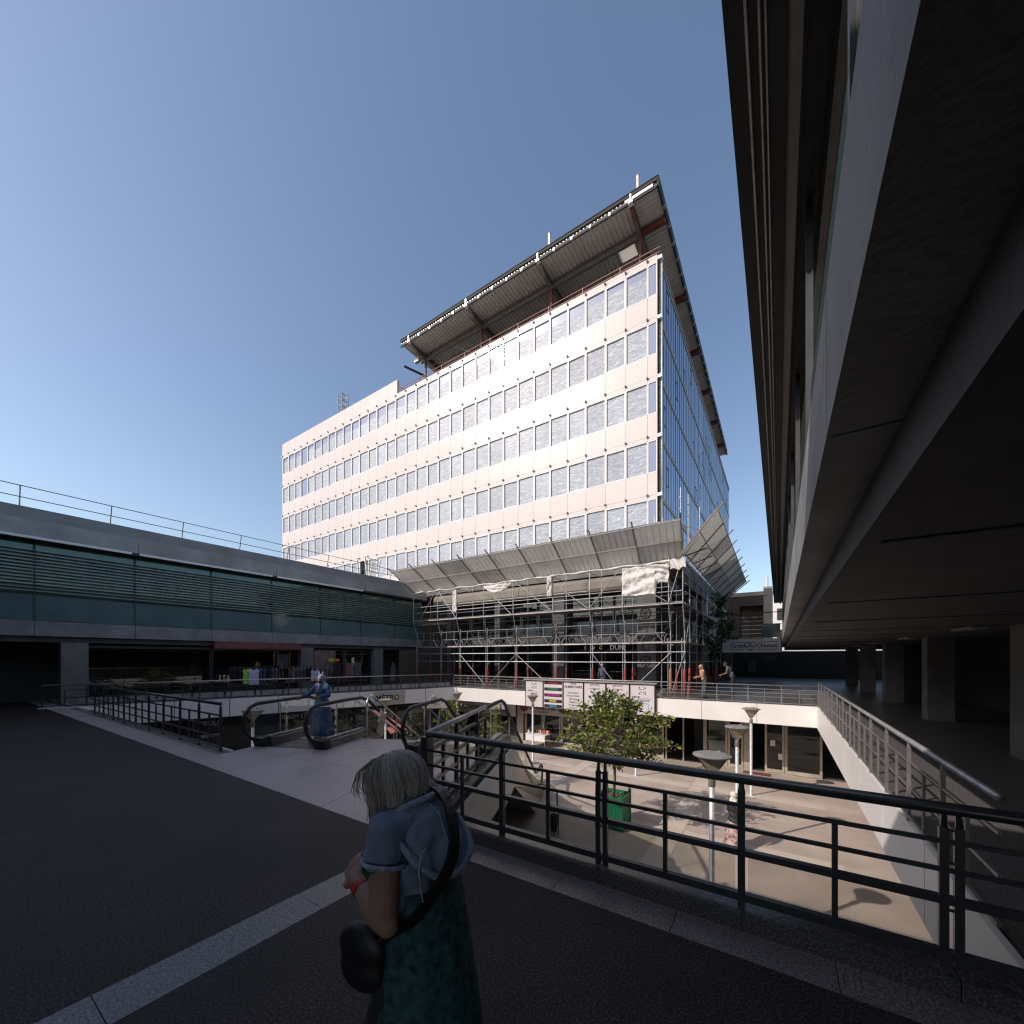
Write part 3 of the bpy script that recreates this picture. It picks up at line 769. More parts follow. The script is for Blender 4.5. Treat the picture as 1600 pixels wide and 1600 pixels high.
# ================================================================== GALLERIES (two-storey glazed wings)
def gallery(name, label, x, y0, y1, side, zone, louvers=True, group='two-storey glazed gallery wings'):
    """facade in the plane x, wing extends in direction side (+1 right / -1 left); shops below at zone"""
    g = thing(name, label, 'building', (x+side*6, (y0+y1)/2, 0), group)
    def bx(nm, a, b, ya, yb, za, zb, m, par=None, **k):
        a, b = x+side*a, x+side*b
        return MB().box(min(a, b), max(a, b), ya, yb, za, zb).build(nm, m, par or g, **k)
    bx('roof', -.35, 14, y0, y1, 7.42, 7.9, M['roofgrey'])
    bx('roof_step', -.5, 14, y0, y1, 7.2, 7.415, M['cornice'])
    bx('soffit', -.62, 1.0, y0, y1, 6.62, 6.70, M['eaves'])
    n = int((y1-y0)/6.06)
    for i in range(n+1):
        ya = y0+i*6.06; yb = min(y1, ya+6.06)
        if yb-ya < .1: continue
        bx('cornice_panel', -.62, -.30, ya+.01, yb-.01, 6.72, 7.19, M['cornice' if louvers else 'eaves'])
        if i != 3 and louvers: bx('edge_strip', -.68, -.56, ya+.02, yb-.25, 6.62, 6.715, M['white'])
    nb = int((y1-y0)/3.03)
    lm = None
    for i in range(nb+1):
        ya = y0+i*3.03; yb = min(y1, ya+3.03)
        if yb-ya < .2: continue
        bx('glass_pane', -.02, .0, ya+.012, yb-.012, 4.52, 6.6, M['ggreen'])
        bx('teal_panel', -.03, .0, ya+.012, yb-.012, 3.47, 4.49, M['teal'])
        bx('concrete_panel', -.12, .12, ya+.008, yb-.008, 2.84, 3.45, M['galconc'])
        if louvers: bx('upper_panel', .06, .10, ya+.012, yb-.012, 6.2, 6.6, M['louver'])
        bx('mullion', -.05, .1, ya-.03, ya+.03, 3.46, 6.6, M['mull'])
        if lm is None or yb-ya < 3.0:
            s = MB()
            s.slab([(-.07, -(yb-ya)/2+.02, -.018), (.07, -(yb-ya)/2+.02, .022), (.07, -(yb-ya)/2+.02, .044), (-.07, -(yb-ya)/2+.02, .004)], (0, yb-ya-.04, 0))
            lm_ = s.mesh('louver', M['louver'])
            if lm is None: lm = lm_
        else: lm_ = lm
        for k in range(13 if louvers else 0): put('louver', lm_, g, (x-side*.12, (ya+yb)/2, 4.60+k*.135))
    bx('back_wall', .5, .8, y0, y1, 2.84, 7.19, M['gback'] if louvers else M['black'])
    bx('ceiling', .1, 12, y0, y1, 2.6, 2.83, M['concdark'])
    bx('shop_floor_wall', zone+2.5, zone+3, y0, y1, 0, 2.6, M['dimwall'])
    return g, bx

lg, lbx = gallery('gallery_building', 'long gallery wing with green louvers above shadowed clothes shops left of the white block', -25, -.15, 24.0, -1, .3)
# shops of the left gallery
for ya, yb in ((13.73, 14.53), (19.2, 20.0), (3.6, 4.4)):
    lbx('pier', -.05, .5, ya, yb, 0, 2.6, M['concrete'])
def shopfront(par, bx, ya, yb, name='shop_window', a=.3):
    n = 2; w = (yb-ya)/n
    for i in range(n):
        y0_, y1_ = ya+i*w+.02, ya+(i+1)*w-.02
        mb = MB(); X = -25-a
        for q0, q1, z0, z1 in ((y0_, y1_, .0, .08), (y0_, y1_, 2.42, 2.5), (y0_, y0_+.06, .081, 2.419), (y1_-.06, y1_, .081, 2.419)): mb.box(X-.06, X, q0, q1, z0, z1)
        f = mb.build(name, M['mull'], par)
        MB().box(X-.04, X-.03, y0_+.061, y1_-.061, .082, 2.418).build('pane', M['shopglass'], f)
shopfront(lg, lbx, 4.4, 13.73); shopfront(lg, lbx, 14.53, 19.2)
lbx('red_awning_band', -.32, -.125, 9.0, 13.6, 2.46, 2.83, M['awnred'])
lbx('poster', -.02, .26, 14.6, 16.1, .9, 2.45, M['poster'])
text('SUSHI', .3, M['awnred'], lg, (-24.96, 15.3, 1.9), (0, 1, 0), (0, 0, 1)) if False else None
text('OUTLET', .22, M['greyink'], lg, (-24.86, 22.6, 3.15), (0, 1, 0), (0, 0, 1)) if False else None
lbx('interior_light', 1.6, 2.2, 9.0, 11.0, 2.3, 2.5, M['dimwall'])

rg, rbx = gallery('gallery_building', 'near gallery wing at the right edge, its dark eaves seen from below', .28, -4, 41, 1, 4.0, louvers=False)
for k in range(14): rbx('soffit_joint', .2, 11, -3+k*3.0, -2.96+k*3.0, 2.592, 2.599, M['black'])
for k in range(7): rbx('ceiling_light', 3.0, 3.25, 2+k*5.0, 3.2+k*5.0, 2.55, 2.599, M['cornice'])
for y in (6, 12, 18, 24, 30, 36): rbx('pier', 3.6, 4.2, y-.3, y+.3, 0, 2.6, M['concrete'])
for dx, z, r in ((-.48, 6.60, .012), (-.40, 6.60, .012), (-.36, 6.60, .010), (-.16, 6.58, .06)): MB().tube((.28+dx, -4, z), (.28+dx, 41, z), r, 6).build('soffit_pipe', M['zinc' if r < .03 else 'steel'], rg)
# south wing, behind the viewer: casts the shade over the deck
sg = thing('gallery_building', 'grey gallery wing behind the viewer that shades the near deck', 'building', (-20, -8, 0), 'two-storey glazed gallery wings')
MB().box(-45, -.6, -14, -1.85, 6.65, 7.9).build('roof', M['roofgrey'], sg)
MB().box(-45, -.6, -14, -2.4, 2.84, 6.64).build('upper_storey', M['teal'], sg)
MB().box(-45, -.6, -14, -6, 0, 2.83).build('shop_wall', M['dimwall'], sg)

# ================================================================== RAILINGS
def railing(name, label, pts, zb, H, rails, step, mpost, mrail, hr=.03, post=.03, pair=False, glass=None, gz=(.1, .35), topm=None, rrail=.012, skip_first=False, n=8):
    """handrail on posts along a polyline; every post and rail is a part"""
    t = thing(name, label, 'railing', (pts[0][0], pts[0][1], zb))
    for a, b in zip(pts, pts[1:]):
        a, b = V((a[0], a[1], zb)), V((b[0], b[1], zb)); d = b-a; L = d.length; d.normalize()
        MB().tube(a+V((0, 0, H)), b+V((0, 0, H)), hr, n+4).build('handrail', topm or mrail, t, True)
        for z, w, h in rails: MB().bar(a+V((0, 0, z)), b+V((0, 0, z)), w, h).build('rail', mrail, t)
        k = round(L/step); s = L/k
        for i in range(k+1):
            if i == k and b is not None and pts[-1][:2] != (b.x, b.y): continue
            p = a+d*(s*i)
            mid = i % 2 == 1
            top = (max(z for z, w, h in rails) if mid else H-hr*.8)
            lo = min(z for z, w, h in rails) if mid else 0
            if pair and i % 4 == 0 and i > 0:
                for o in (-.032, .032):
                    mb = MB(); mb.bar(p+d*o+V((0, 0, lo)), p+d*o+V((0, 0, top-.08)), post*.8, post, d); mb.tube(p+d*o+V((0, 0, top-.08)), p+d*o*.9+V((0, 0, top)), post*.42, 6, post*.3); mb.build('post', mpost, t)
                for z in (.34, .93*H-.06, .66*H): MB().bar(p-d*.022+V((0, 0, z)), p+d*.022+V((0, 0, z)), .012, .014).build('post_link', mpost, t)
            else:
                mb = MB(); mb.bar(p+V((0, 0, lo)), p+V((0, 0, top-(.0 if mid else .06))), post*(.75 if mid else 1.0), post*(.75 if mid else 1.15), d)
                if not mid: mb.tube(p+V((0, 0, top-.06)), p+V((0, 0, top)), post*.55, 6, post*.36)
                mb.build('post', mpost, t)
        if glass:
            k2 = max(1, k//2); s2 = L/k2
            for i in range(k2):
                p, q = a+d*(s2*i+.04), a+d*(s2*(i+1)-.04)
                MB().slab([p+V((0, 0, gz[0])), q+V((0, 0, gz[0])), q+V((0, 0, gz[1])), p+V((0, 0, gz[1]))], V((-d.y, d.x, 0))*.008).build('glass_infill', glass, t)
    return t
RZ = .115
fr = railing('railing', 'blue-black tubular railing along the granite kerb in the foreground', [(-3.47, 3.42), (7.33, 3.42)], RZ, .94,
        [(.745, .022, .026), (.575, .022, .026), (.40, .05, .045), (.075, .05, .055)], .54, M['railpaint'], M['railpaint'], hr=.038, post=.042, pair=True, glass=M['glasstint'], gz=(.10, .38))
SR0 = V((-3.47, 3.42, 0)); SR1 = SR0+EV*2.62
sr = railing('railing', 'side railing that runs from the foreground corner post to the right escalator', [(SR0.x, SR0.y), (SR1.x, SR1.y)], RZ, .94,
        [(.74, .045, .045), (.52, .045, .045), (.33, .045, .045), (.075, .05, .055)], .52, M['railpaint'], M['railpaint'], hr=.036, post=.055, topm=M['railtop'])
MB().box(-3.53, -3.42, 3.37, 3.47, RZ, RZ+.9).build('corner_post', M['railpaint'], sr)
lr = railing('railing', 'dark railing of the near deck left of the escalators', [(-9.6, 3.6), (-20.1, 3.6)], .02, .98, [(.74, .03, .03), (.5, .03, .03), (.3, .03, .03), (.08, .05, .05)], .55, M['railpaint'], M['railpaint'], hr=.034, post=.04)
br = railing('railing', 'long grey railing with glass infill on the sunlit far walkway', [(W0.x, 19.88), (1.28, 19.88)], .03, .78,
        [(.62, .02, .025), (.46, .02, .025), (.30, .02, .025), (.06, .03, .03)], .6, M['railgrey'], M['railgrey'], hr=.03, post=.034, glass=M['glasstint'], gz=(.08, .46), topm=M['zinc'], n=4)
LR0 = W0+WN*.03; LR1 = W0+WD*17.9+WN*.03
wr = railing('railing', 'dark railing on the shaded left walkway in front of the clothes shops', [(LR0.x, LR0.y), (LR1.x, LR1.y)], .03, .86,
        [(.66, .02, .025), (.36, .02, .025), (.06, .03, .03)], .6, M['railpaint'], M['railpaint'], hr=.03, post=.034, topm=M['zinc'], n=4)
for i in range(14):                                     # pale boards behind the lower part of that railing
    p = LR0+WD*(.25+i*1.2); q = p+WD*1.1
    MB().slab([p+WN*.06+V((0, 0, .12)), q+WN*.06+V((0, 0, .12)), q+WN*.06+V((0, 0, .36)), p+WN*.06+V((0, 0, .36))], WN*.02).build('infill_board', M['cornice'], wr)
er = railing('railing', 'grey railing of the right-hand walkway under the near gallery wing', [(1.28, 19.5), (1.28, 4.2)], .03, .95, [(.7, .02, .025), (.4, .02, .025), (.06, .03, .03)], .6, M['railgrey'], M['railgrey'], hr=.03, post=.034, topm=M['zinc'], n=4)
gt = thing('roof_railing', 'thin wire guard rail on the roof edge of the left gallery wing', 'railing', (-25.2, 8, 7.9))
pp = []
for i in range(10):
    y = -.1+i*2.62
    MB().tube((-25.25, y, 7.9), (-25.0, y, 8.78), .022, 6).build('post', M['steel'], gt)
for dx, z in ((-25.0, 8.78), (-25.12, 8.36)): MB().tube((dx, -.2, z), (dx, 23.6, z), .018, 6).build('rail', M['steel'], gt)
lf = thing('roof_ladder', 'white steel ladder frame standing on the left gallery roof before the white block', 'ladder', (-27, 21.0, 7.9))
for y0_, y1_ in ((19.9, 20.15), (21.35, 21.0)):
    MB().tube((-27, y0_, 9.9), (-27, y1_, 7.9), .065, 6).build('stile', M['zincbright'], lf); MB().tube((-28, y0_, 9.9), (-28, y1_, 7.9), .065, 6).build('stile', M['zincbright'], lf)
for i in range(6):
    z = 8.1+i*.34; MB().bar((-27, 20.2, z), (-27, 21.1, z), .09, .09).build('rung', M['zincbright'], lf); MB().bar((-27, 21.15, z), (-28, 21.2, z+.25), .04, .04).build('rung', M['zincbright'], lf)
hx = thing('roof_unit', 'low grey ventilation box on the left gallery roof below the ladder frame', 'ventilation unit', (-26.3, 21.6, 7.9))
MB().box(-26.9, -26.2, 20.6, 22.6, 7.905, 8.3).build('casing', M['cornice'], hx); MB().box(-26.2, -26.15, 20.8, 22.4, 7.95, 8.25).build('grille', M['ink'], hx); MB().tube((-26.5, 22.9, 7.9), (-26.5, 22.9, 8.6), .09, 8).build('vent_pipe', M['zinc'], hx)

# ================================================================== SCAFFOLD
sc = thing('scaffold', 'tube scaffold with red foot guards wrapped round the foot of the white office block', 'scaffold', (-14, 23, 0))
LX = [-24.0, -21.41, -19.51, -17.05, -14.59, -11.65, -9.23, -7.28, -4.82, -4.12]
YO, YU, YI = 22.6, 22.15, 24.0
def tube(nm, a, b, r=.028, m='zinc', n=6, par=None, **k): return MB().tube(a, b, r, n).build(nm, M[m], par or sc, **k)
for i, x in enumerate(LX):
    tube('standard', (x, YO, 0), (x, YO, 4.05), .034); tube('standard', (x-.13, YO, 0), (x-.13, YO, 3.0), .026)
    tube('raker', (x, YO, 3.4), (x, YU, 4.75), .034); tube('standard', (x, YU, 4.7), (x, YU, 7.25), .032)
    tube('standard', (x+.02, YI, 0), (x+.02, YI, 8.6 if i > 1 else 7.0), .028)
    for z in (2.75, 4.75, 6.95): tube('transom', (x, YO if z < 4 else YU, z), (x, YI, z), .026)
    mb = MB(); mb.lathe([(.06, 0), (.075, .05), (.075, 1.3), (.06, 1.36)], (x, YO, 0), 10); mb.build('foot_guard', M['redguard' if i not in (8,) else 'oldguard'], sc, True)
    mb = MB(); mb.lathe([(.05, 0), (.062, .05), (.062, .75), (.055, .79), (.062, .83), (.062, 1.25), (.05, 1.3)], (x+.02, YI, 0), 10); mb.build('foot_guard', M['redguard'], sc, True)
    for z in (2.25, 1.72, 2.77, 4.8): MB().box(x-.06, x+.06, YO-.06, YO+.06, z-.06, z+.06).build('coupler', M['zinc'], sc)
for a, b in zip(LX, LX[1:]):
    for z, y, r in ((1.70, YO-.05, .026), (2.26, YO-.05, .03), (2.76, YO-.05, .034), (4.78, YU-.05, .034), (5.42, YU-.05, .028), (5.86, YU-.05, .028), (2.3, YI, .024), (4.6, YI, .024), (5.5, YI, .024), (6.0, YI, .024)):
        if z == 5.86 and a > -10: continue
        tube('ledger', (a-.02, y, z), (b+.02, y, z), r)
    MB().box(a+.03, b-.03, YO+.02, YI-.05, 2.80, 2.86).build('platform', M['steel'], sc)
    MB().box(a+.03, b-.03, YU+.05, YI-.05, 4.84, 4.90).build('platform', M['steel'], sc)
    L = b-a
    if L < 1: continue
    # advanced guardrail frame: top rail, mid rail, verticals and V-braces
    for yy, r in ((YO-.09, .02), (YI-.02, .014)):
        mb = MB()
        mb.tube((a+.1, yy, 3.88), (b-.1, yy, 3.88), r, 5); mb.tube((a+.25, yy, 3.30), (b-.25, yy, 3.30), r, 5)
        for t in (.3, .7): mb.tube((a+L*t, yy, 3.30), (a+L*t, yy, 3.88), r, 5)
        mb.tube((a+L*.3, yy, 3.30), (a+L*.12, yy, 2.72), r, 5); mb.tube((a+L*.7, yy, 3.30), (a+L*.88, yy, 2.72), r, 5)
        mb.path([(a+L*.12, yy, 2.72), (a+L*.12, yy, 3.02), (a+L*.06, yy, 3.26)], r, 5); mb.path([(a+L*.88, yy, 2.72), (a+L*.88, yy, 3.02), (a+L*.94, yy, 3.26)], r, 5)
        mb.build('guard_frame', M['zinc'], sc)
for a, b in (((-19.51, 2.2), (-17.2, .05)), ((-14.59, 2.2), (-16.9, .05)), ((-14.59, 2.2), (-11.9, .05)), ((-9.23, 2.2), (-7.5, .05)), ((-4.82, 2.2), (-7.0, .05)), ((-4.12, 2.2), (-4.75, .05))):
    tube('diagonal_brace', (a[0], YO-.09, a[1]), (b[0], YO-.09, b[1]), .024)
for a, b in (((-21.3, 7.0), (-19.5, 4.85)), ((-21.5, 7.0), (-23.2, 4.85)), ((-17.1, 7.0), (-14.7, 4.85)), ((-14.5, 7.0), (-11.7, 4.85)), ((-11.8, 6.7), (-9.3, 4.85)), ((-7.4, 6.9), (-9.2, 4.85)), ((-4.2, 6.9), (-4.8, 4.85)), ((-6.4, 5.9), (-4.9, 4.9))):
    tube('diagonal_brace', (a[0], YU-.09, a[1]), (b[0], YU-.09, b[1]), .026)
for a, b in (((-13.6, 24.2, 4.6), (-13.0, 24.3, 2.9)), ((-9.9, 24.1, 4.6), (-9.2, 24.2, 2.9)), ((-9.7, 24.1, 4.6), (-9.0, 24.2, 2.9)), ((-6.2, 24.1, 2.9), (-4.3, 24.1, 4.6)), ((-21, 24, 2.9), (-22.5, 24, 4.6))):
    tube('diagonal_brace', a, b, .022)
# return along the right-hand facade
SX = -4.12; RY = [22.6, 24.0, 26.4, 28.8, 31.2, 33.6, 36.0, 38.4]
for i, y in enumerate(RY):
    if i == 0: continue
    for x in (SX, -5.6):
        tube('standard', (x, y, 0), (x, y, 7.1), .03)
        if i > 1 or x > -5: MB().lathe([(.06, 0), (.07, .05), (.07, 1.3), (.06, 1.36)], (x, y, 0), 8).build('foot_guard', M['redguard'], sc, True)
    for z in (2.75, 4.78, 6.95): tube('transom', (SX, y, z), (-5.6, y, z), .024)
for a, b in zip(RY, RY[1:]):
    for z in (1.7, 2.26, 2.76, 3.3, 3.88, 4.78, 5.42, 5.86, 6.95): tube('ledger', (SX+.04, a, z), (SX+.04, b, z), .026)
    MB().box(-5.5, SX-.05, a+.03, b-.03, 2.8, 2.86).build('platform', M['steel'], sc)
    MB().box(-5.5, SX-.05, a+.03, b-.03, 4.84, 4.9).build('platform', M['steel'], sc)
    tube('diagonal_brace', (SX+.07, a, 2.8), (SX+.07, b, 4.7), .022)
    mb = MB()
    for j in range(6):
        yy = a+(b-a)*j/6; mb.tube((SX, yy, 6.4), (SX, yy+(b-a)/6, 6.9), .016, 4); mb.tube((SX, yy, 6.9), (SX, yy+(b-a)/12, 6.4), .012, 4)
    mb.build('lattice_girder', M['zinc'], sc)
    MB().box(SX-.12, SX-.09, a+.04, b-.04, 5.95, 7.25).build('dark_screen', M['brown'], sc)  # added dark sheet, stands in for the darkness behind the lattice
    MB().box(-5.9, SX-.13, a+.03, b-.03, 7.0, 7.06).build('platform', M['steel'], sc)
# loose uprights above the fan corner
for x, y, z0, z1 in ((-4.3, 22.5, 7.0, 10.9), (-4.0, 22.9, 7.0, 10.6), (-3.7, 24.6, 7.0, 10.4), (-5.9, 23.6, 7.2, 10.0), (-5.5, 23.8, 7.2, 9.9)):
    tube('standard', (x, y, z0), (x, y, z1), .035)
    for z in (z1-.55, z1-1.15, z1-1.7): MB().lathe([(.065, 0), (.065, .06)], (x, y, z), 8).build('rosette', M['zinc'], sc)
tube('ledger', (-4.3, 22.5, 9.0), (-3.7, 24.6, 9.1), .03); tube('ledger', (-4.3, 22.5, 8.2), (-3.7, 24.6, 8.2), .03); tube('diagonal_brace', (-4.2, 22.6, 9.0), (-3.7, 24.5, 8.2), .03)

# protective fans of corrugated sheet
def fan(name, label, lo, hi, ndiv, outw, rib=.33, loc=(0,0,0)):
    """lo, hi: (start, end) points of lower and upper edge"""
    t = thing(name, label, 'protective fan', loc, 'scaffold protective fans')
    l0, l1 = V(lo[0]), V(lo[1]); h0, h1 = V(hi[0]), V(hi[1]); nrm = (l1-l0).cross(h0-l0).normalized()
    if nrm.z < 0: nrm = -nrm
    for i in range(ndiv):
        a0, a1 = i/ndiv, (i+1)/ndiv
        for v0, v1 in ((0, .5), (.5, 1)):
            mb = MB(); n = 7
            def P(u, v): return lerp(lerp(l0, l1, u), lerp(h0, h1, u), v)
            prof = []
            for j in range(n):
                for q, hgt in ((0, 0), (.70, 0), (.76, .035), (.94, .035)): prof.append(((j+q)/n, hgt))
            prof.append((1, 0))
            lap = nrm*(.012 if v0 else 0)
            for (u0, k0), (u1, k1) in zip(prof, prof[1:]):
                A, B = lerp(a0, a1, u0), lerp(a0, a1, u1)
                mb.add([P(A, v0)+nrm*k0+lap, P(B, v0)+nrm*k1+lap, P(B, v1)+nrm*k1+lap, P(A, v1)+nrm*k0+lap], [(0, 1, 2, 3)])
            mb.build('sheet', M['sheetdark' if (i*7+int(v0*4)) % 5 == 1 else 'sheet'], t)
    for i in range(ndiv+1):
        u = i/ndiv; p, q = lerp(l0, l1, u)-nrm*.06, lerp(h0, h1, u)-nrm*.06
        MB().bar(p-(q-p)*.03, q+(q-p)*.14, .06, .06, nrm).build('rafter', M['steel'], t)
    for v in (.03, .5, .98):
        MB().tube(lerp(l0, h0, v)-nrm*.11, lerp(l1, h1, v)-nrm*.11, .028, 6).build('purlin', M['zinc' if v != .5 else 'steel'], t)
    return t, nrm
f1, n1 = fan('protective_fan', 'long sloping fan of grey corrugated sheets facing the plaza above the scaffold', ((-23.9, 22.3, 7.02), (-4.1, 22.3, 7.08)), ((-24.95, 20.75, 8.68), (-3.95, 20.75, 8.72)), 9, None, loc=(-14, 22.3, 7))
f2, n2 = fan('protective_fan', 'sloping fan of pale sheets on dark rafters running back along the right side', ((-4.05, 21.4, 7.25), (-4.05, 40.2, 7.0)), ((-2.33, 20.4, 8.78), (-2.33, 40.2, 8.5)), 9, None, loc=(-4, 30, 7))
for i in range(9):
    y = 22.2+i*2.08
    MB().tube((-4.0, y, 7.2), (-3.2, y+1.5, 7.85), .03, 5).build('strut', M['darksteel'], f2)
# tarpaulins hanging from the scaffold
def tarp(label, x0, x1, zt, zb, y, seed, fold=.08, sag=0., cut=None, nu=26, nv=16):
    rr = random.Random(seed); ph = [rr.uniform(0, 6.3) for _ in range(6)]
    def fn(u, v):
        x = lerp(x0, x1, u)+.06*math.sin(v*5+ph[0])*(1-abs(2*u-1))
        z = lerp(zb, zt, v)
        if sag: z -= sag*math.sin(math.pi*u)*(1-v)
        if cut: z = lerp(zb+cut(u), zt, v)
        q = noise.noise(V((u*2.2+ph[0], v*2.2, ph[1]))); sw = .35*(2*u-1)**2
        yy = y+fold*(1.1*math.sin((v+sw)*13+u*4+5*q)*(.4+.6*u)+.9*noise.noise(V((u*6+ph[2], v*4+u*5, 0)))+.5*noise.noise(V((u*15-v*9, v*13+u*6, ph[3])))+.7*q)
        x += .10*noise.noise(V((v*4+ph[4], u*3, 2)))*(x1-x0)*.3; z += .05*noise.noise(V((u*7+ph[5], v*2, 5)))
        return (x, yy, z)
    o = MB().grid(fn, nu, nv).build('tarpaulin', M['tarp'], None, True)
    m = o.modifiers.new('t', 'SOLIDIFY'); m.thickness = .01
    return tag(o, label, 'tarpaulin', 'white tarpaulins on the scaffold')
tarp('big crumpled white tarpaulin tied to the scaffold near its right corner', -7.25, -4.75, 6.9, 5.35, YU-.14, 3, .09, cut=lambda u: .0 if u < .72 else .55, nu=50, nv=30)
tarp('white tarpaulin sagging like a hammock under the fan, left of centre', -16.9, -14.7, 6.92, 6.72, YU-.14, 5, .05, sag=.38)
tarp('narrow white cloth strip hanging beside the leftmost scaffold brace', -19.75, -19.35, 6.85, 5.25, YU-.16, 8, .06, nu=10)
tarp('short white cloth strip hanging from the fan right of the sagging tarpaulin', -12.0, -11.65, 6.95, 5.75, YU-.16, 9, .06, nu=10)
def roll(u, v):
    x = -23.6+19.4*u; r = .065+.04*math.sin(u*90)*math.sin(u*37); a = v*6.2832
    return (x, YU-.06+r*math.cos(a)+.03*math.sin(u*140), 7.0+r*.8*math.sin(a)+.03*math.sin(u*61))
tag(MB().grid(roll, 160, 10).build('tarpaulin', M['tarp'], None, True), 'long strip of white sheeting rolled up along the foot of the front fan', 'tarpaulin', 'white tarpaulins on the scaffold')
tag(MB().grid(lambda u, v: (-4.7+.75*u, YU-.2+.07*math.sin(u*14+v*6), 6.55+.5*v+.06*math.sin(u*9)), 14, 10).build('tarpaulin', M['tarp'], None, True), 'bunched white cloth wrapped over the outermost scaffold corner', 'tarpaulin', 'white tarpaulins on the scaffold')

# ================================================================== ESCALATORS AND STAIRS
def L2W(base, t, s, z): return base+EV*t+NV*s+V((0, 0, z))
SL = math.tan(R(30))
def escalator(label, P, width=1.48):
    """P: near end of the left balustrade; runs along EV and down"""
    P = V((P[0], P[1], 0)); es = thing('escalator', label, 'escalator', P, 'escalators down to the plaza')
    T0, T1 = 2.1, 2.1+3.4/SL
    def zf(t): return 0 if t < T0 else max(PZ, -(t-T0)*SL)
    end = T1+1.75
    for s in (0.0, width):
        # handrail: rounded loop at both ends
        top = .95; pts = []
        for a in range(0, 9):
            an = R(-70-200+a*200/8)  # from below, round the nose, to the top
        nose = [(.62, .20), (.38, .17), (.16, .24), (.03, .42), (.0, .58), (.05, .76), (.17, .89), (.36, .955)]
        line = [(t, z) for t, z in nose]
        line += [(T0*.7, .965), (T0-.1, .955), (T0+.22, .86), (T0+.6, .95-.6*SL)]
        line += [(T1-.3, PZ+.95+.3*SL*.8), (T1+.2, PZ+.97)]
        line += [(end-t, PZ+z) for t, z in reversed(nose)]
        mb = MB(); mb.path([L2W(P, t, s, z) for t, z in line], .042, 8); mb.build('handrail', M['rubber'], es, True)
        # glass balustrade
        inner = [(t+.035 if t < 1 else t, z-.035) for t, z in line[:10]]+[(t, z-.05) for t, z in line[10:14]]
        low = [(end-.3, PZ+.12), (T1, PZ+.12), (T0, .12), (.35, .14)]
        poly = [(.5, .19), (.2, .27), (.07, .43), (.04, .58), (.09, .74), (.2, .85), (.37, .91), (T0-.1, .91), (T0+.22, .82), (T1-.3, PZ+.91+.3*SL*.8), (T1+.2, PZ+.92), (end-.37, PZ+.90), (end-.2, PZ+.84), (end-.05, PZ+.58), (end-.2, PZ+.27), (end-.5, PZ+.19), (T1+.05, PZ+.17), (T0+.1, .16), (T0, .18)]
        MB().slab([L2W(P, t, s-.006, z) for t, z in poly], NV*.012).build('glass_balustrade', M['glass'], es)
        for t in (1.02, 2.9, 4.2, 5.5): 
            z = zf(t); MB().bar(L2W(P, t, s, z+.2), L2W(P, t, s, z+.9), .014, .02, NV).build('glass_joint', M['zinc'], es)
        # skirt housing with a chamfered nose
        for so in (0,):
            w = .13; mb = MB()
            prof = [(.18, .0), (.02, .0), (.0, .10), (.06, .21), (.45, .165)]
            ring = [(.50, 0.0), (.46, .20), (.85, .15), (T0+.05, .155), (T1-.02, PZ+.15), (end-.45, PZ+.15), (end-.06, PZ+.20), (end-.1, PZ+.0), (T1-.0, PZ+.0), (T0, .0)]
            mb.slab([L2W(P, t, s-w, z) for t, z in ring], NV*(2*w)); mb.build('skirt', M['skirt'], es)
            mb = MB(); mb.slab([L2W(P, t, s-w-.012, z) for t, z in ((.44, .0), (.36, .19), (.56, .215), (.64, 0))], NV*(2*w+.024)); mb.build('newel_base', M['rubber'], es)
            MB().slab([L2W(P, t, s-w-.004, z) for t, z in ((.70, .168), (T0+.04, .158), (T1, PZ+.153), (T1, PZ+.175), (T0+.05, .18), (.70, .19))], NV*(w*.9)).build('deck_strip', M['zinc'], es)
        # outer cladding of the truss
    hull = [(1.6, -.03), (T0, -.03), (T1, PZ-.0), (end-.2, PZ+.01), (T1-1.35, PZ+.01), (T0+.7, -1.28), (1.6, -1.42)]
    for s in (-.16, width+.14):
        MB().slab([L2W(P, t, s, z) for t, z in hull], NV*.02).build('side_cladding', M['escal'], es)
    MB().slab([L2W(P, t, -.14, z) for t, z in ((1.6, -1.40), (T0+.7, -1.26), (T1-1.35, PZ+.02))]+[L2W(P, t, -.14, z) for t, z in ((T1-1.35, PZ+.05), (T0+.7, -1.22), (1.6, -1.36))], NV*(width+.28)).build('soffit_plate', M['steel'], es)
    # comb plates, steps
    MB().slab([L2W(P, t, .14, z) for t, z in ((.45, .004), (1.35, .004), (1.35, .012), (.45, .012))], NV*(width-.28)).build('comb_plate', M['inox'], es)
    n = int((T1-1.3)/.4)
    for k in range(n):
        t = 1.36+k*.4; z = zf(t+.2) if t > T0-.4 else 0
        mb = MB(); mb.slab([L2W(P, a, .15, b) for a, b in ((t, z-.24), (t+.395, z-.24), (t+.395, z-.005), (t, z-.005))], NV*(width-.3)); mb.build('step', M['skirt'], es)
    return es
EA = V((-9.50, 4.30, 0))-EV*.42; EB = V((-6.15, 5.64, 0))-EV*.42
escalator('left escalator with black handrails, a woman in blue riding up it', EA)
escalator('right escalator beside the foreground railing corner, steps going down to the plaza', EB)
st = thing('staircase', 'stone stairs between the two escalators with stainless handrails', 'stairs', EA+NV*2.4+EV*1.8)
for k in range(20):
    t = 1.84+k*.3; z = -(k+1)*.17
    mb = MB(); mb.slab([L2W(EA, a, 1.72, b) for a, b in ((t, z-.3), (t+.3, z-.3), (t+.3, z), (t, z))], NV*1.74); mb.build('step', M['granite'], st)
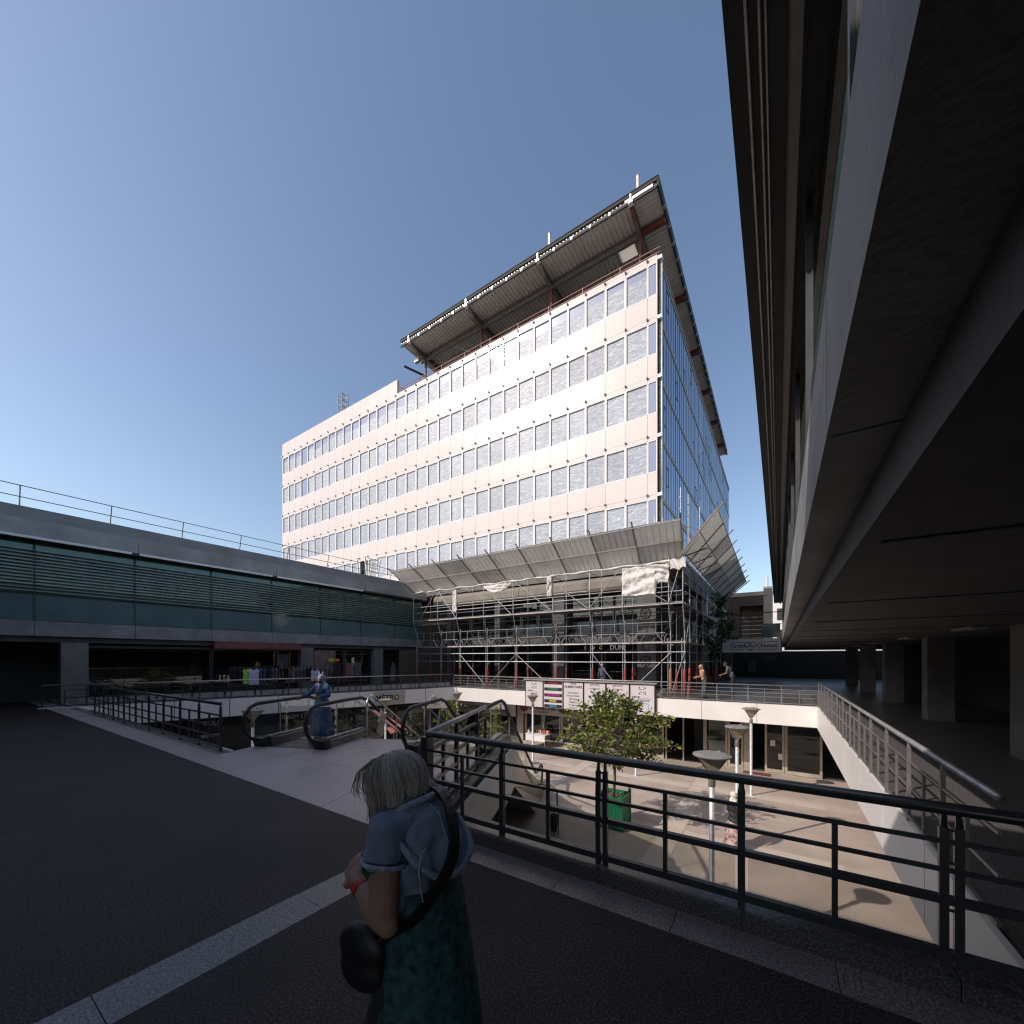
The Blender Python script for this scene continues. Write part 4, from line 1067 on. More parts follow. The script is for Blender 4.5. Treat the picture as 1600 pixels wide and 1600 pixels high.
for s, t0 in ((1.80, 1.72), (3.38, 1.82)):
    pts = [(t0, 0), (t0, .80), (t0+.06, .96), (t0+.2, 1.02), (t0+.38, .95), (t0+6.2, .95-5.8*.567), (t0+6.35, .5-5.8*.567)]
    MB().path([L2W(EA, t, s, z) for t, z in pts], .028, 10).build('handrail', M['inox'], st, True)
    MB().path([L2W(EA, t, s, z) for t, z in ((t0+.05, .72), (t0+6.1, .72-5.75*.567))], .018, 8).build('lower_rail', M['inox'], st, True)
    for t in (1.5, 3.2, 4.9): MB().tube(L2W(EA, t0+t, s, -t*.567-.1), L2W(EA, t0+t, s, .95-(t-.38)*.567), .022, 8).build('baluster', M['inox'], st)
    MB().slab([L2W(EA, t0+a, s-.01, b) for a, b in ((.45, .05), (.75, -.1), (.95, .45), (.65, .62))], NV*.02).build('steel_plate', M['inox'], st)
ra = thing('awning', 'red sloping canvas awning over the lower shops beyond the stairs', 'awning', (-16.5, 12.2, -1.2))
rp = [((-18.12, 13.79, -0.84), (-17.86, 14.08, -0.9), (-15.09, 13.52, -1.56), (-15.32, 12.89, -1.56), (-16.19, 13.26, -1.29)), ((-15.38, 12.48, -1.33), (-15.23, 12.58, -1.33), (-14.84, 12.6, -1.5), (-14.94, 12.42, -1.57))]
for q in rp: MB().slab(q, (0, 0, .02)).build('canvas_panel', M['salmon'], ra)
for q in rp:
    for c_ in (q[2], q[-2]): MB().tube((c_[0], c_[1], PZ), (c_[0], c_[1], c_[2]-.01), .025, 6).build('pole', M['zinc'], ra)

# ================================================================== LOWER SHOPS (plaza level, under the far walkway)
ls = thing('shop_row', 'row of plaza-level shops with pale frames under the white fascia of the far walkway', 'shops', (-8, 22.5, PZ))
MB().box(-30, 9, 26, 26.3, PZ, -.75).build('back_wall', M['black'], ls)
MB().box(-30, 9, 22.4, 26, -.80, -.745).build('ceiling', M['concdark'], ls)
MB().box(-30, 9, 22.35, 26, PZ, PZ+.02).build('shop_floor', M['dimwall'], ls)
def bay(x0, x1, y=22.3, z1=-.95, m='escal', tr=.0, glass=True, t=.09, nm='shop_window', door=False):
    h = z1-PZ; mb = MB()
    mb.box(x0, x0+t, y, y+.1, PZ, z1); mb.box(x1-t, x1, y, y+.1, PZ, z1); mb.box(x0+t, x1-t, y, y+.1, z1-t, z1); mb.box(x0+t, x1-t, y, y+.1, PZ+.02, PZ+.18)
    if tr: mb.box(x0+t, x1-t, y, y+.1, z1-tr, z1-tr+.07)
    f = mb.build(nm, M[m], ls)
    if glass: MB().box(x0+t, x1-t, y+.045, y+.055, PZ+.181, z1-t-.001 if not tr else z1-tr-.001).build('pane', M['shopglass'], f)
    if door: MB().box(x0+.02, x0+.07, y-.06, y-.005, PZ+.95, PZ+1.35).build('door_handle', M['inox'], f)
    return f
bay(-3.12, -2.1, tr=.22); bay(-2.08, -1.42, tr=.22); MB().box(-1.40, -1.10, 22.28, 22.6, PZ, -.8).build('pier', M['escal'], ls)
MB().box(-1.1, -.55, 22.3, 22.4, -1.15, -.95).build('door_head', M['escal'], ls)
d = bay(-.55, .22, nm='door', door=True)
for x, z in ((-.33, -2.15), (-.02, -2.75)): MB().box(x, x+.19, 22.325, 22.335, z, z+.27).build('paper_notice', M['white'], d)
bay(.24, 1.6, tr=.22)
for x in (-3.12, -4.1, -4.95): MB().box(x-.06, x+.0, 22.3, 22.42, PZ, -.8).build('door_post', M['escal'], ls)
MB().box(-3.9, -3.3, 24.2, 24.3, PZ, -1.0).build('inner_partition', M['dimwall'], ls)
bay(-9.2, -7.4); bay(-7.35, -5.1)
# left of the directory: bakery-like shop with a table, hearing shop with its sign
bay(-13.75, -12.45, m='escal', z1=-1.58, tr=.0); bay(-12.4, -11.2, m='escal', z1=-1.58, nm='door', door=True); bay(-11.15, -9.25, m='escal', z1=-1.58)
MB().box(-13.8, -9.2, 22.0, 22.12, -1.57, -.83).build('shop_sign', M['signpink'], ls)
text('SONNERIES & BIE', .27, M['ink'], ls, (-12.4, 21.99, -1.22), (1, 0, 0), (0, 0, 1))
text('Tél. 01.42.43.29.57', .15, M['ink'], ls, (-12.4, 21.99, -1.44), (1, 0, 0), (0, 0, 1))
for x in (-13.6, -10.4): MB().lathe([(.0, 0), (.30, 0)], (0, 0, 0), 4)
for x, w in ((-13.65, .3), (-10.3, .9)):
    mb = MB(); mb.slab([(x+w*math.cos(a*.3927), 21.985, -1.22+.28*math.sin(a*.3927)) for a in range(16)], (0, -.006, 0)); mb.build('sign_oval', M['awnred'], ls)
MB().box(-14.3, -13.85, 22.2, 22.6, PZ, -.8).build('pier', M['escal'], ls)
bay(-17.2, -15.8, m='concrete', z1=-1.88); bay(-15.75, -14.35, m='concrete', z1=-1.88); bay(-20.5, -18.9, m='concrete', z1=-1.88); bay(-18.85, -17.25, m='concrete', z1=-1.88)
MB().box(-20.5, -14.35, 22.0, 22.12, -1.87, -.83).build('shop_sign', M['signpink'], ls)
text('ÉCOUTER VOIR', .42, M['ink'], ls, (-18.7, 21.99, -1.5), (1, 0, 0), (0, 0, 1)); text('ÉCOUTER VOIR', .42, M['ink'], ls, (-15.9, 21.99, -1.5), (1, 0, 0), (0, 0, 1), sx=.72)
mb = MB(); mb.box(-20.5, 1.5, 19.9, 22.2, -.815, -.745); mb.build('soffit', M['concdark'], ls)
# shops on the left side, below the metro sign
l2 = thing('shop_row', 'dark plaza-level shops with white lettering in the shade under the left walkway', 'shops', W0+WD*8+WN*2.4+V((0, 0, PZ)))
wp = lambda t, s, z: W0+WD*t+WN*s+V((0, 0, z))
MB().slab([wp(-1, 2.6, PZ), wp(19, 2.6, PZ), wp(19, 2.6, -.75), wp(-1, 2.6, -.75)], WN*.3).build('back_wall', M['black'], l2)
for i in range(7):
    t = .3+i*2.6
    MB().slab([wp(t, 2.3, PZ), wp(t+.14, 2.3, PZ), wp(t+.14, 2.3, -.76), wp(t, 2.3, -.76)], WN*.2).build('door_post', M['concdark'], l2)
    MB().slab([wp(t+.15, 2.35, -1.55), wp(t+2.59, 2.35, -1.55), wp(t+2.59, 2.35, -1.15), wp(t+.15, 2.35, -1.15)], WN*.1).build('shop_sign', M['darksteel'], l2)
    MB().slab([wp(t+.15, 2.42, PZ), wp(t+2.59, 2.42, PZ), wp(t+2.59, 2.42, -1.56), wp(t+.15, 2.42, -1.56)], WN*.02).build('shop_window', M['shopglass'], l2)
    MB().slab([wp(t+.15, 2.33, -1.12), wp(t+2.59, 2.33, -1.12), wp(t+2.59, 2.33, -.9), wp(t+.15, 2.33, -.9)], WN*.1).build('beige_strip', M['beige'], l2)
for t, z, s in ((9.0, -1.36, 'IOLDY ('), (12.6, -1.36, 'COUT'), (7.2, -1.36, 'LUSTRES'), (4.4, -1.36, 'AS MARCHE'), (4.4, -2.0, 'DU DELICE'), (7.3, -1.95, 'ATELIER'), (12.7, -2.0, 'BEAUTÉ')):
    text(s, .3 if z > -1.5 else .22, M['white'], l2, wp(t, 2.335, z), -WD, (0, 0, 1))

# ================================================================== SIGNS
XV, ZV = V((1, 0, 0)), V((0, 0, 1))
ms = thing('metro_sign', 'beige metro direction board with arrows and yellow roundel on the left walkway fascia', 'sign', wp(4.2, -.06, -.4))
MB().slab([wp(3.35, -.052, -.77), wp(5.25, -.052, -.77), wp(5.25, -.052, .0), wp(3.35, -.052, .0)], -WN*.03).build('board', M['metroboard'], ms)
text('MÉTRO', .46, M['ink'], ms, wp(4.42, -.087, -.40), -WD, ZV, sx=.95)
def disc(c, r, right, up, n=20, t=.006):
    right, up = V(right).normalized(), V(up).normalized(); nn = right.cross(up)
    return MB().slab([V(c)+(right*math.cos(2*math.pi*k/n)+up*math.sin(2*math.pi*k/n))*r for k in range(n)], nn*t)
disc(wp(3.78, -.083, -.36), .12, -WD, ZV).build('roundel', M['yellow'], ms); text('9', .15, M['ink'], ms, wp(3.78, -.092, -.36), -WD, ZV)
for t in (3.5, 5.12):
    mb = MB(); c = wp(t, -.084, -.38)
    mb.slab([c-WD*a+ZV*b for a, b in ((-.01, .12), (.01, .12), (.01, -.06), (-.01, -.06))], -WN*.005); mb.slab([c-WD*a+ZV*b for a, b in ((-.05, -.05), (0, -.12), (.05, -.05))], -WN*.0055); mb.build('arrow', M['ink'], ms)

db = thing('directory_board', 'six-panel shopping directory board on the far walkway railing behind the tree', 'sign board', (-8.5, 19.7, -.8))
DX = [-12.13, -10.96, -9.73, -8.54, -7.32, -6.11, -4.89]; DY = 19.68
MB().box(-12.15, -4.87, DY+.03, DY+.09, -.86, .68).build('backing', M['ink'], db)
MB().box(-12.2, -4.82, DY-.08, DY+.16, .685, .76).build('cap_rail', M['zinc'], db)
for i, (a, b) in enumerate(zip(DX, DX[1:])):
    MB().box(a+.045, b-.045, DY-.0, DY+.028, -.80, .64).build('panel', M['signpink'], db)
def dt(s, size, m, i, z, dx=0, sx=1.0): return text(s, size, M[m], db, ((DX[i]+DX[i+1])/2+dx, DY-.003, z), XV, ZV, sx=sx)
def cross_emblem(c, s):
    mb = MB()
    for a in range(4):
        an = a*math.pi/2+math.pi/4; d = V((math.cos(an), 0, math.sin(an))); p = V((-d.z, 0, d.x))
        for r, w in ((.34, .13), (.78, .17)):
            q = V(c)+d*s*r; mb.slab([q+d*s*w, q+p*s*w, q-d*s*w, q-p*s*w], (0, -.005, 0))
        q = V(c)+V((d.x, 0, d.z))*s*.55+p*s*.3; mb.slab([q+d*s*.10, q+p*s*.10, q-d*s*.10, q-p*s*.10], (0, -.005, 0))
    mb.build('cross_emblem', M['ink'], db)
cross_emblem((-11.55, DY-.002, .38), .22); cross_emblem((-5.5, DY-.002, .36), .25)
dt('GRAND', .10, 'ink', 0, .10, -.25); dt('place de la croix', .06, 'greyink', 0, .03, .1)
dt('MÉTRO', .13, 'ink', 0, -.10); disc((-11.545, DY-.003, -.30), .18, XV, ZV).build('roundel', M['yellow'], db); dt('9', .18, 'ink', 0, -.30); dt('sortie', .06, 'greyink', 0, -.7)
for z, m, s in ((.58, 'red', 'MARCHÉ'), (.23, 'green', 'COMMERCES'), (-.10, 'pink', '& RESTAURANTS'), (-.42, 'yellow', 'MAIRIE'), (-.70, 'cyan', 'PISCINE')):
    MB().box(DX[1]+.07, DX[2]-.07, DY-.006, DY-.001, z-.085, z+.085).build('colour_bar', M['ink'], db)
    text(s, .15, M[m], db, ((DX[1]+DX[2])/2, DY-.011, z), XV, ZV, sx=.95 if len(s) < 9 else .72)
    w = .30 if len(s) < 9 else .42
    mb = MB(); mb.box((DX[1]+DX[2])/2-w, (DX[1]+DX[2])/2+w, DY-.0095, DY-.0065, z-.05, z+.05); mb.build('colour_bar', M[m], db) if False else None
for k, (s, z, sz) in enumerate((('PÔLE', .57, .13), ('ALIMENTAIRE', .40, .17), ('BOUCHERIE', .08, .11), ('BOULANGERIE', -.08, .11), ('ÉPICERIE', -.26, .12), ('PRIMEURS', -.42, .12), ('FROMAGE', -.58, .12), ('TRAITEUR', -.72, .10))):
    dt(s, sz, 'ink' if k < 2 else 'greyink', 2, z)
for i in (3, 4):
    for k, s in enumerate(('SERVICES', 'PHARMACIE', 'OPTIQUE', 'COIFFURE', 'PRESSING', 'BANQUE', 'LIBRAIRIE')): dt(s, .13 if k == 0 else .10, 'greyink', i, .55-k*.19)
dt('GRAND', .11, 'ink', 5, .05, -.3); dt('place de la croix de chavaux', .055, 'greyink', 5, -.02, .1); dt('ASCENSEUR', .13, 'blinds', 5, -.12)
mb = MB()
for x0, x1, z0, z1 in ((-5.75, -5.20, -.27, -.24), (-5.75, -5.72, -.70, -.271), (-5.23, -5.20, -.70, -.271)): mb.box(x0, x1, DY-.006, DY-.001, z0, z1)
mb.build('lift_symbol', M['cyan'], db)

# building at the end of the passage, with the name board
pbld = thing('passage_building', 'link building at the far right end carrying a white name board over a dark passage', 'building', (-2, 42, 0))
PYD = 40.7
MB().box(-4.25, .24, PYD, PYD+.3, 2.43, 3.62).build('name_board', M['fascia'], pbld)
for x in (-2.95, -1.25): MB().box(x-.008, x+.008, PYD-.004, PYD-.001, 2.44, 3.6).build('board_joint', M['greyink'], pbld)
text('Croix', .50, M['ink'], pbld, (-3.02, PYD-.006, 3.02), XV, ZV); text('de', .42, M['ink'], pbld, (-2.07, PYD-.006, 3.02), XV, ZV); text('Chavaux', .50, M['ink'], pbld, (-.86, PYD-.006, 3.02), XV, ZV, sx=.86)
for x0, x1, z in ((-3.6, -2.52, 3.33), (-3.6, -2.52, 2.71), (-1.62, -.1, 3.33), (-1.62, -.1, 2.71)): MB().box(x0, x1, PYD-.006, PYD-.001, z-.018, z+.018).build('rule_line', M['ink'], pbld)
hp = []
for k in range(28):
    t = 2*math.pi*k/28; hp.append(V((-2.07+.40*16*math.sin(t)**3/16, PYD-.02, 3.02+.40*(13*math.cos(t)-5*math.cos(2*t)-2*math.cos(3*t)-math.cos(4*t))/15)))
MB().path(hp, .03, 5, closed=True).build('heart_ring', M['redsteel'], pbld)
MB().box(-9, .24, PYD+.3, PYD+4, 2.6, 3.62).build('terrace_slab', M['concdark'], pbld)
MB().box(-9, 8, 47, 47.3, 0, 2.6).build('passage_wall', M['black'], pbld)
MB().box(-4.2, -3.5, PYD+.05, PYD+.9, 0, 2.42).build('column', M['concdark'], pbld)
MB().box(-1.3, -.2, 44, 44.1, 1.75, 2.15).build('sign_box', M['blinds'], pbld)
MB().box(-2.6, -1.9, 46.9, 46.98, .5, 1.6).build('notice_panel', M['dimwall'], pbld)
for i, x in enumerate((-2.0, -1.6, -1.2)): MB().box(x-.05, x+.05, 42+i, 42.08+i, 2.5, 2.58).build('ceiling_spot', M['white'], pbld)
pr = railing('railing', 'thin dark railing of the terrace above the name board', [(-6.5, PYD+.25), (.2, PYD+.25)], 3.62, 2.25, [(1.25, .04, .04), (.1, .03, .03)], 1.1, M['brown'], M['brown'], hr=.035, post=.04, n=4)
MB().box(-1.2, .1, PYD+.32, PYD+.34, 3.7, 4.9).build('glass_infill', M['teal'], pr)
tw = thing('stair_tower', 'beige concrete stair tower with slatted opening behind the terrace railing', 'building', (-1.5, 50, 3.6))
MB().box(-4.6, -3.4, 48, 53, 0, 8.3).build('side_wall', M['brown'], tw)
MB().box(-3.4, -1.25, 51, 52, 3.0, 8.3).build('back_wall', M['tower'], tw)
MB().box(-4.6, -1.0, 47.9, 53, 8.3, 8.7).build('roof_slab', M['tower'], tw)
MB().box(-3.5, -1.3, 47.95, 48.1, 7.3, 8.29).build('brown_lintel', M['brown'], tw)
MB().box(-1.3, -.55, 48, 53, 0, 9.15).build('corner_pier', M['tower'], tw)
for k in range(7): MB().box(-3.35, -1.35, 48.3, 48.5, 4.0+k*.42, 4.08+k*.42).build('slat', M['tower'], tw)
for a, b in (((-3.3, 5.6), (-2.3, 6.3)), ((-2.3, 5.6), (-1.6, 6.2)), ((-3.0, 6.3), (-2.5, 5.8))): MB().bar((a[0], 48.25, a[1]), (b[0], 48.25, b[1]), .08, .08).build('diagonal_slat', M['brown'], tw)
MB().tube((-1.0, 48.2, 9.15), (-1.0, 48.2, 10.1), .12, 8).build('chimney', M['white'], tw)
wb = thing('apartment_building', 'sunlit pale house front far behind the stair tower at the end of the passage', 'building', (1, 66, 0))
MB().box(-6, 1.2, 64, 74, 0, 10.6).build('wall', M['fascia'], wb); 
for z in (4.2, 7.0): MB().box(-.2, .5, 63.9, 63.98, z, z+1.5).build('window', M['mull'], wb)
MB().box(-6.2, 1.35, 63.8, 74.2, 10.6, 10.85).build('roof', M['roofgrey'], wb)
for o_, k_ in ((tw, 80/48), (wb, 1.55)):                     # built small, set at its true distance: full size
    o_.scale = (k_,)*3; o_.location = (o_.location.x*k_, o_.location.y*k_, 1.95+(o_.location.z-1.95)*k_)
oc = thing('column_post', 'pale square portal frame with a silver duct beside it behind the right scaffold', 'portal', (-4.6, 32, 0))
MB().box(-5.9, -4.6, 31.0, 31.4, 6.2, 6.6).build('lintel', M['concrete'], oc); MB().box(-4.85, -4.6, 31.0, 31.4, 0, 6.19).build('post', M['concrete'], oc)
MB().tube((-4.35, 31.3, 2.0), (-4.35, 31.3, 6.5), .17, 10).build('duct', M['zincbright'], oc, True)

# ================================================================== LAMPS
def lamp():
    t = thing('street_lamp', 'x', 'street lamp', (0, 0, 0), 'funnel-shaped lamps on the plaza')
    H = 3.42
    p = MB(); p.lathe([(.07, 0), (.07, .02), (.048, .03), (.045, H-.62)], (0, 0, 0), 12); put('pole', p.mesh('pole', M['zincbright'], True), t, world=False)
    c = MB(); c.lathe([(.045, H-.62), (.06, H-.60), (.06, H-.48), (.05, H-.44)], (0, 0, 0), 12); put('collar', c.mesh('collar', M['steel']), t, world=False)
    s = MB(); s.lathe([(.04, H-.44), (.05, H-.40), (.295, H-.085), (.30, H-.075)], (0, 0, 0), 4); put('lamp_shade', s.mesh('lamp_shade', M['lampglass']), t, world=False)
    r = MB()
    for k in range(4):
        a = 2*math.pi*(k+.5)/4; d = V((math.cos(a), math.sin(a), 0)); r.bar(d*.05+V((0, 0, H-.40)), d*.305+V((0, 0, H-.075)), .018, .018)
    put('shade_rib', r.mesh('shade_rib', M['anchor']), t, world=False)
    k = MB(); k.lathe([(.31, H-.072), (.32, H-.06), (.32, H-.045), (.24, H-.02), (.0, H-.005)], (0, 0, 0), 20, cap=False); k.box(.08, .14, .06, .10, H-.02, H+.02); put('lamp_cap', k.mesh('lamp_cap', M['lampgrey']), t, world=False)
    return t
L0 = lamp(); first = True
for x, y, rz, l in ((-1.0, 8.0, .15, 'nearest funnel lamp, its wide cap just above the foreground handrail at the right'),
        (-1.0, 13.2, .3, 'funnel lamp right of the planter whose pole the walker in the cream headscarf passes'),
        (-.9, 18.2, .2, 'funnel lamp in front of the open glass shop door at the far right'),
        (-5.4, 18.3, .5, 'funnel lamp hidden behind the leafy crown of the planter tree'),
        (-10.7, 18.1, .35, 'funnel lamp standing in front of the left edge of the directory board'),
        (-15.1, 17.2, .6, 'funnel lamp behind the right escalator, before the bend of the far walkway'),
        (-15.55, 12.6, .4, 'funnel lamp that overlaps the metro direction board'),
        (-14.6, 6.4, .2, 'funnel lamp seen through the glass of the leftmost escalator balustrade')):
    o = L0 if first else copy_tree(L0); first = False
    o.location = (x, y, PZ+(.24 if y < 9 else 0)); o.rotation_euler.z = rz; o['label'] = l
MB().lathe([(.2, 0), (.2, .24)], (-1.0, 8.0, PZ), 12).build('lamp_plinth', M['concrete'], pb)

# ================================================================== TREES AND PLANTERS
def planter(loc, label, m='plgreen', s=.92, h=1.02):
    t = thing('planter', label, 'planter', loc); x, y, z = loc; a = s/2
    for k in range(4):
        n = 9; w = (s-.1)/n; rot = Matrix.Translation((x, y, z)) @ Matrix.Rotation(k*math.pi/2, 4, 'Z')
        for i in range(n):
            mb = MB(); mb.box(-a+.05+i*w+.004, -a+.05+(i+1)*w-.004, -a+.01, -a+.035, .12, h-.10); mb.v = [rot @ V(p) for p in mb.v]; mb.build('plank', M[m], t)
        for z0, z1 in ((h-.10, h), (.06, .14)):
            mb = MB(); mb.box(-a+.05, a-.05, -a, -a+.05, z0, z1); mb.v = [rot @ V(p) for p in mb.v]; mb.build('rail', M[m], t)
        mb = MB(); mb.box(-a-.01, -a+.07, -a-.01, -a+.07, 0, h+.10); mb.v = [rot @ V(p) for p in mb.v]; mb.build('corner_post', M[m], t)
        mb = MB(); mb.lathe([(.02, 0), (.02, .03), (.045, .05), (.055, .085), (.045, .12), (.0, .13)], (-a+.03, -a+.03, h+.10), 10, cap=False); mb.v = [rot @ V(p) for p in mb.v]; mb.build('ball_finial', M[m], t, True)
    mb = MB(); mb.grid(lambda u, v: (x-a+.05+u*(s-.1), y-a+.05+v*(s-.1), z+h-.14+random.uniform(-.02, .03)), 14, 14); mb.build('mulch', M['soil'], t, kind='stuff')
    return t
def tree(name, label, base, trunk_h, crown_c, rad, nbr, nleaf, leafm, lsize, seed, parts_r=.05, hole=.5):
    rr = random.Random(seed); t = thing(name, label, 'tree', base); b = V(base); c = V(crown_c)
    top = V((c.x+.05, c.y, c.z+rad[2]*.85))
    mb = MB(); mid = b+V((.03, .02, trunk_h)); mb.path([b, lerp(b, mid, .5)+V((.03, 0, 0)), mid, lerp(mid, top, .45)+V((.06, 0, 0)), top], [parts_r, parts_r*.85, parts_r*.75, parts_r*.45, .008], 8); mb.build('trunk', M['bark'], t, True)
    tips = []; mbb = MB()
    for i in range(nbr):
        h = rr.random()**1.1; st_ = lerp(mid, top, h*.9); az = i*2.399+rr.uniform(-.3, .3)
        prof = (math.sin(math.pi*min(1, (1-h)*.9+.12))**.6)*(1-h*.75)
        d = V((math.cos(az)*rad[0], math.sin(az)*rad[1], 0))*prof*rr.uniform(.72, 1.08)+V((0, 0, rr.uniform(-.22, .40)*rad[2]))
        en = st_+d; m2 = lerp(st_, en, .5)+V((0, 0, -.06*rr.random()+.03))
        mbb.path([st_, m2, en], [parts_r*.35*(1-h*.5), parts_r*.2, .006], 5, cap=False)
        tips.append((m2, en))
        for _ in range(3):
            q = lerp(m2, en, rr.uniform(.1, .9)); e2 = q+V((rr.uniform(-1, 1), rr.uniform(-1, 1), rr.uniform(-.5, .8)))*.24*min(rad)
            mbb.path([q, e2], [.008, .004], 4, cap=False); tips.append((q, e2))
    mbb.build('branch', M['bark'], t, True)
    lf_ = MB()
    for i in range(nleaf):
        a, e = tips[rr.randrange(len(tips))]
        p = lerp(a, e, rr.random()**.5)+V((rr.gauss(0, .05), rr.gauss(0, .05), rr.gauss(0, .05)))
        d = V((rr.gauss(0, 1), rr.gauss(0, 1), rr.gauss(.25, .7))).normalized(); s = d.cross(V((rr.gauss(0, 1), rr.gauss(0, 1), rr.gauss(0, 1)))).normalized(); n = s.cross(d)
        L = lsize*rr.uniform(.65, 1.15); w = L*.24
        mdl = p+d*L*.5+n*L*.03
        lf_.add([p, p+d*L*.35+s*w+n*L*.06, p+d*L*.75+s*w*.8+n*L*.05, p+d*L-n*L*.05, p+d*L*.75-s*w*.8+n*L*.05, p+d*L*.35-s*w+n*L*.06, mdl], [(0, 1, 6), (1, 2, 6), (2, 3, 6), (3, 4, 6), (4, 5, 6), (5, 0, 6)])
    lf_.build('crown', M[leafm], t, kind='stuff')
    return t
PL = (-4.42, 12.55, PZ)
planter(PL, 'dark green slatted wooden planter box with ball finials on the plaza', s=.86)
tree('magnolia_tree', 'leafy magnolia with yellowing leaves growing in the green planter box', (PL[0], PL[1], PZ+.88), 1.15, (PL[0]-.10, PL[1], -.32), (3.2, 2.8, 1.12), 125, 3900, 'leaf', .15, 4, .05)
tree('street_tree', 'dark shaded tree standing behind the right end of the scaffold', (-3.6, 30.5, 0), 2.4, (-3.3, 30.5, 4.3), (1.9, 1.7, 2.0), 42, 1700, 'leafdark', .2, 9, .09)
planter((-12.9, 14.2, PZ), 'green planter box seen behind the glass of the right escalator', s=.9)
tree('magnolia_tree', 'bushy magnolia behind the right escalator glass, near the metro sign', (-12.9, 14.2, PZ+.85), .8, (-12.9, 14.2, -1.2), (1.3, 1.3, 1.2), 40, 1100, 'leaf', .16, 12, .05)
planter((-9.6, 13.4, PZ), 'green planter box standing just beyond the foot of the right escalator', s=.9)
tree('magnolia_tree', 'small magnolia glimpsed through the side railing near the foot of the right escalator', (-9.6, 13.4, PZ+.85), .7, (-9.6, 13.4, -1.55), (1.0, 1.0, 1.0), 30, 700, 'leaf', .15, 14, .045)

# ================================================================== SMALL STREET FURNITURE
bn = thing('litter_bin', 'black round cage litter bin on the plaza near the escalator foot', 'litter bin', (-5.7, 10.9, PZ))
bx_, by_ = -5.7, 10.9
for z, r in ((.62, .17), (.40, .16), (.12, .15)): MB().path([(bx_+r*math.cos(k*.5236), by_+r*math.sin(k*.5236), PZ+z) for k in range(12)], .012, 5, closed=True).build('hoop', M['railpaint'], bn)
for k in range(6):
    a = k*math.pi/3; MB().tube((bx_+.15*math.cos(a), by_+.15*math.sin(a), PZ), (bx_+.17*math.cos(a), by_+.17*math.sin(a), PZ+.62), .012, 5).build('upright', M['railpaint'], bn)
MB().lathe([(.09, .1), (.12, .3), (.125, .58), (.115, .585), (.08, .12)], (bx_, by_, PZ), 12).build('liner', M['trouser'], bn, True)
hb = tag(MB().path([(-7.55, 12.4, PZ), (-7.5, 12.4, PZ+.55), (-7.35, 12.42, PZ+.78), (-7.0, 12.48, PZ+.88), (-6.6, 12.55, PZ+.85), (-6.45, 12.57, PZ+.7), (-6.43, 12.58, PZ)], .035, 8).build('barrier_hoop', M['steel'], None, True), 'grey bent-tube barrier hoop at the foot of the right escalator', 'barrier')
tb = thing('display_table', 'white sales table loaded with small goods outside the shop below the directory', 'table', (-12.2, 21.3, PZ))
MB().box(-12.9, -11.5, 20.9, 21.6, PZ+.72, PZ+.76).build('table_top', M['white'], tb); MB().box(-12.85, -11.55, 20.92, 20.95, PZ+.35, PZ+.71).build('table_cloth', M['white'], tb)
for x in (-12.82, -11.58):
    for y in (20.98, 21.52): MB().tube((x, y, PZ), (x, y, PZ+.72), .02, 6).build('leg', M['zinc'], tb)
rr = random.Random(5)
for k in range(14):
    jm = rr.choice([('bark', 'brown'), ('oran', 'orange'), ('beige', 'tan'), ('ink', 'black'), ('white', 'white')])
    x = -12.8+k*.095; y = 21.0+rr.random()*.5; s = .035+rr.random()*.025
    tag(MB().lathe([(s*.6, 0), (s, .04), (s, .14), (s*.5, .2)], (x, y, PZ+.762), 7).build('jar', M[jm[0]], None, True), 'small %s jar among the goods on the white sales table' % jm[1], 'jar', 'goods on the sales table')
mt = tag(MB().box(-1.4, -.3, 21.5, 22.0, PZ+.005, PZ+.02).build('door_mat', M['awnred']), 'flat faded red mat on the paving before the open shop door', 'mat')
fl = thing('hanging_plant', 'green trailing plants hanging inside the glass shop window at the right', 'plant', (-2.6, 22.7, -1.9))
lf_ = MB(); rr = random.Random(3)
for k in range(420):
    p = V((-3.0+.85*rr.random(), 22.6+.2*rr.random(), -1.75-.55*rr.random()**1.4)); d = V((rr.gauss(0, 1), rr.gauss(0, .5), rr.gauss(-.6, .6))).normalized(); s = d.cross(V((0, 1, .3))).normalized()
    lf_.add([p, p+d*.05+s*.02, p+d*.1, p+d*.05-s*.02], [(0, 1, 2, 3)])
lf_.build('foliage', M['leafdark'], fl, kind='stuff'); MB().box(-3.0, -2.2, 22.62, 22.78, -2.35, -2.22).build('trough', M['white'], fl)
MB().box(-3.0, -2.15, 22.82, 22.87, PZ+.03, -1.1).build('backdrop', M['white'], fl)  # added white sheet, stands in for the light inside the shop

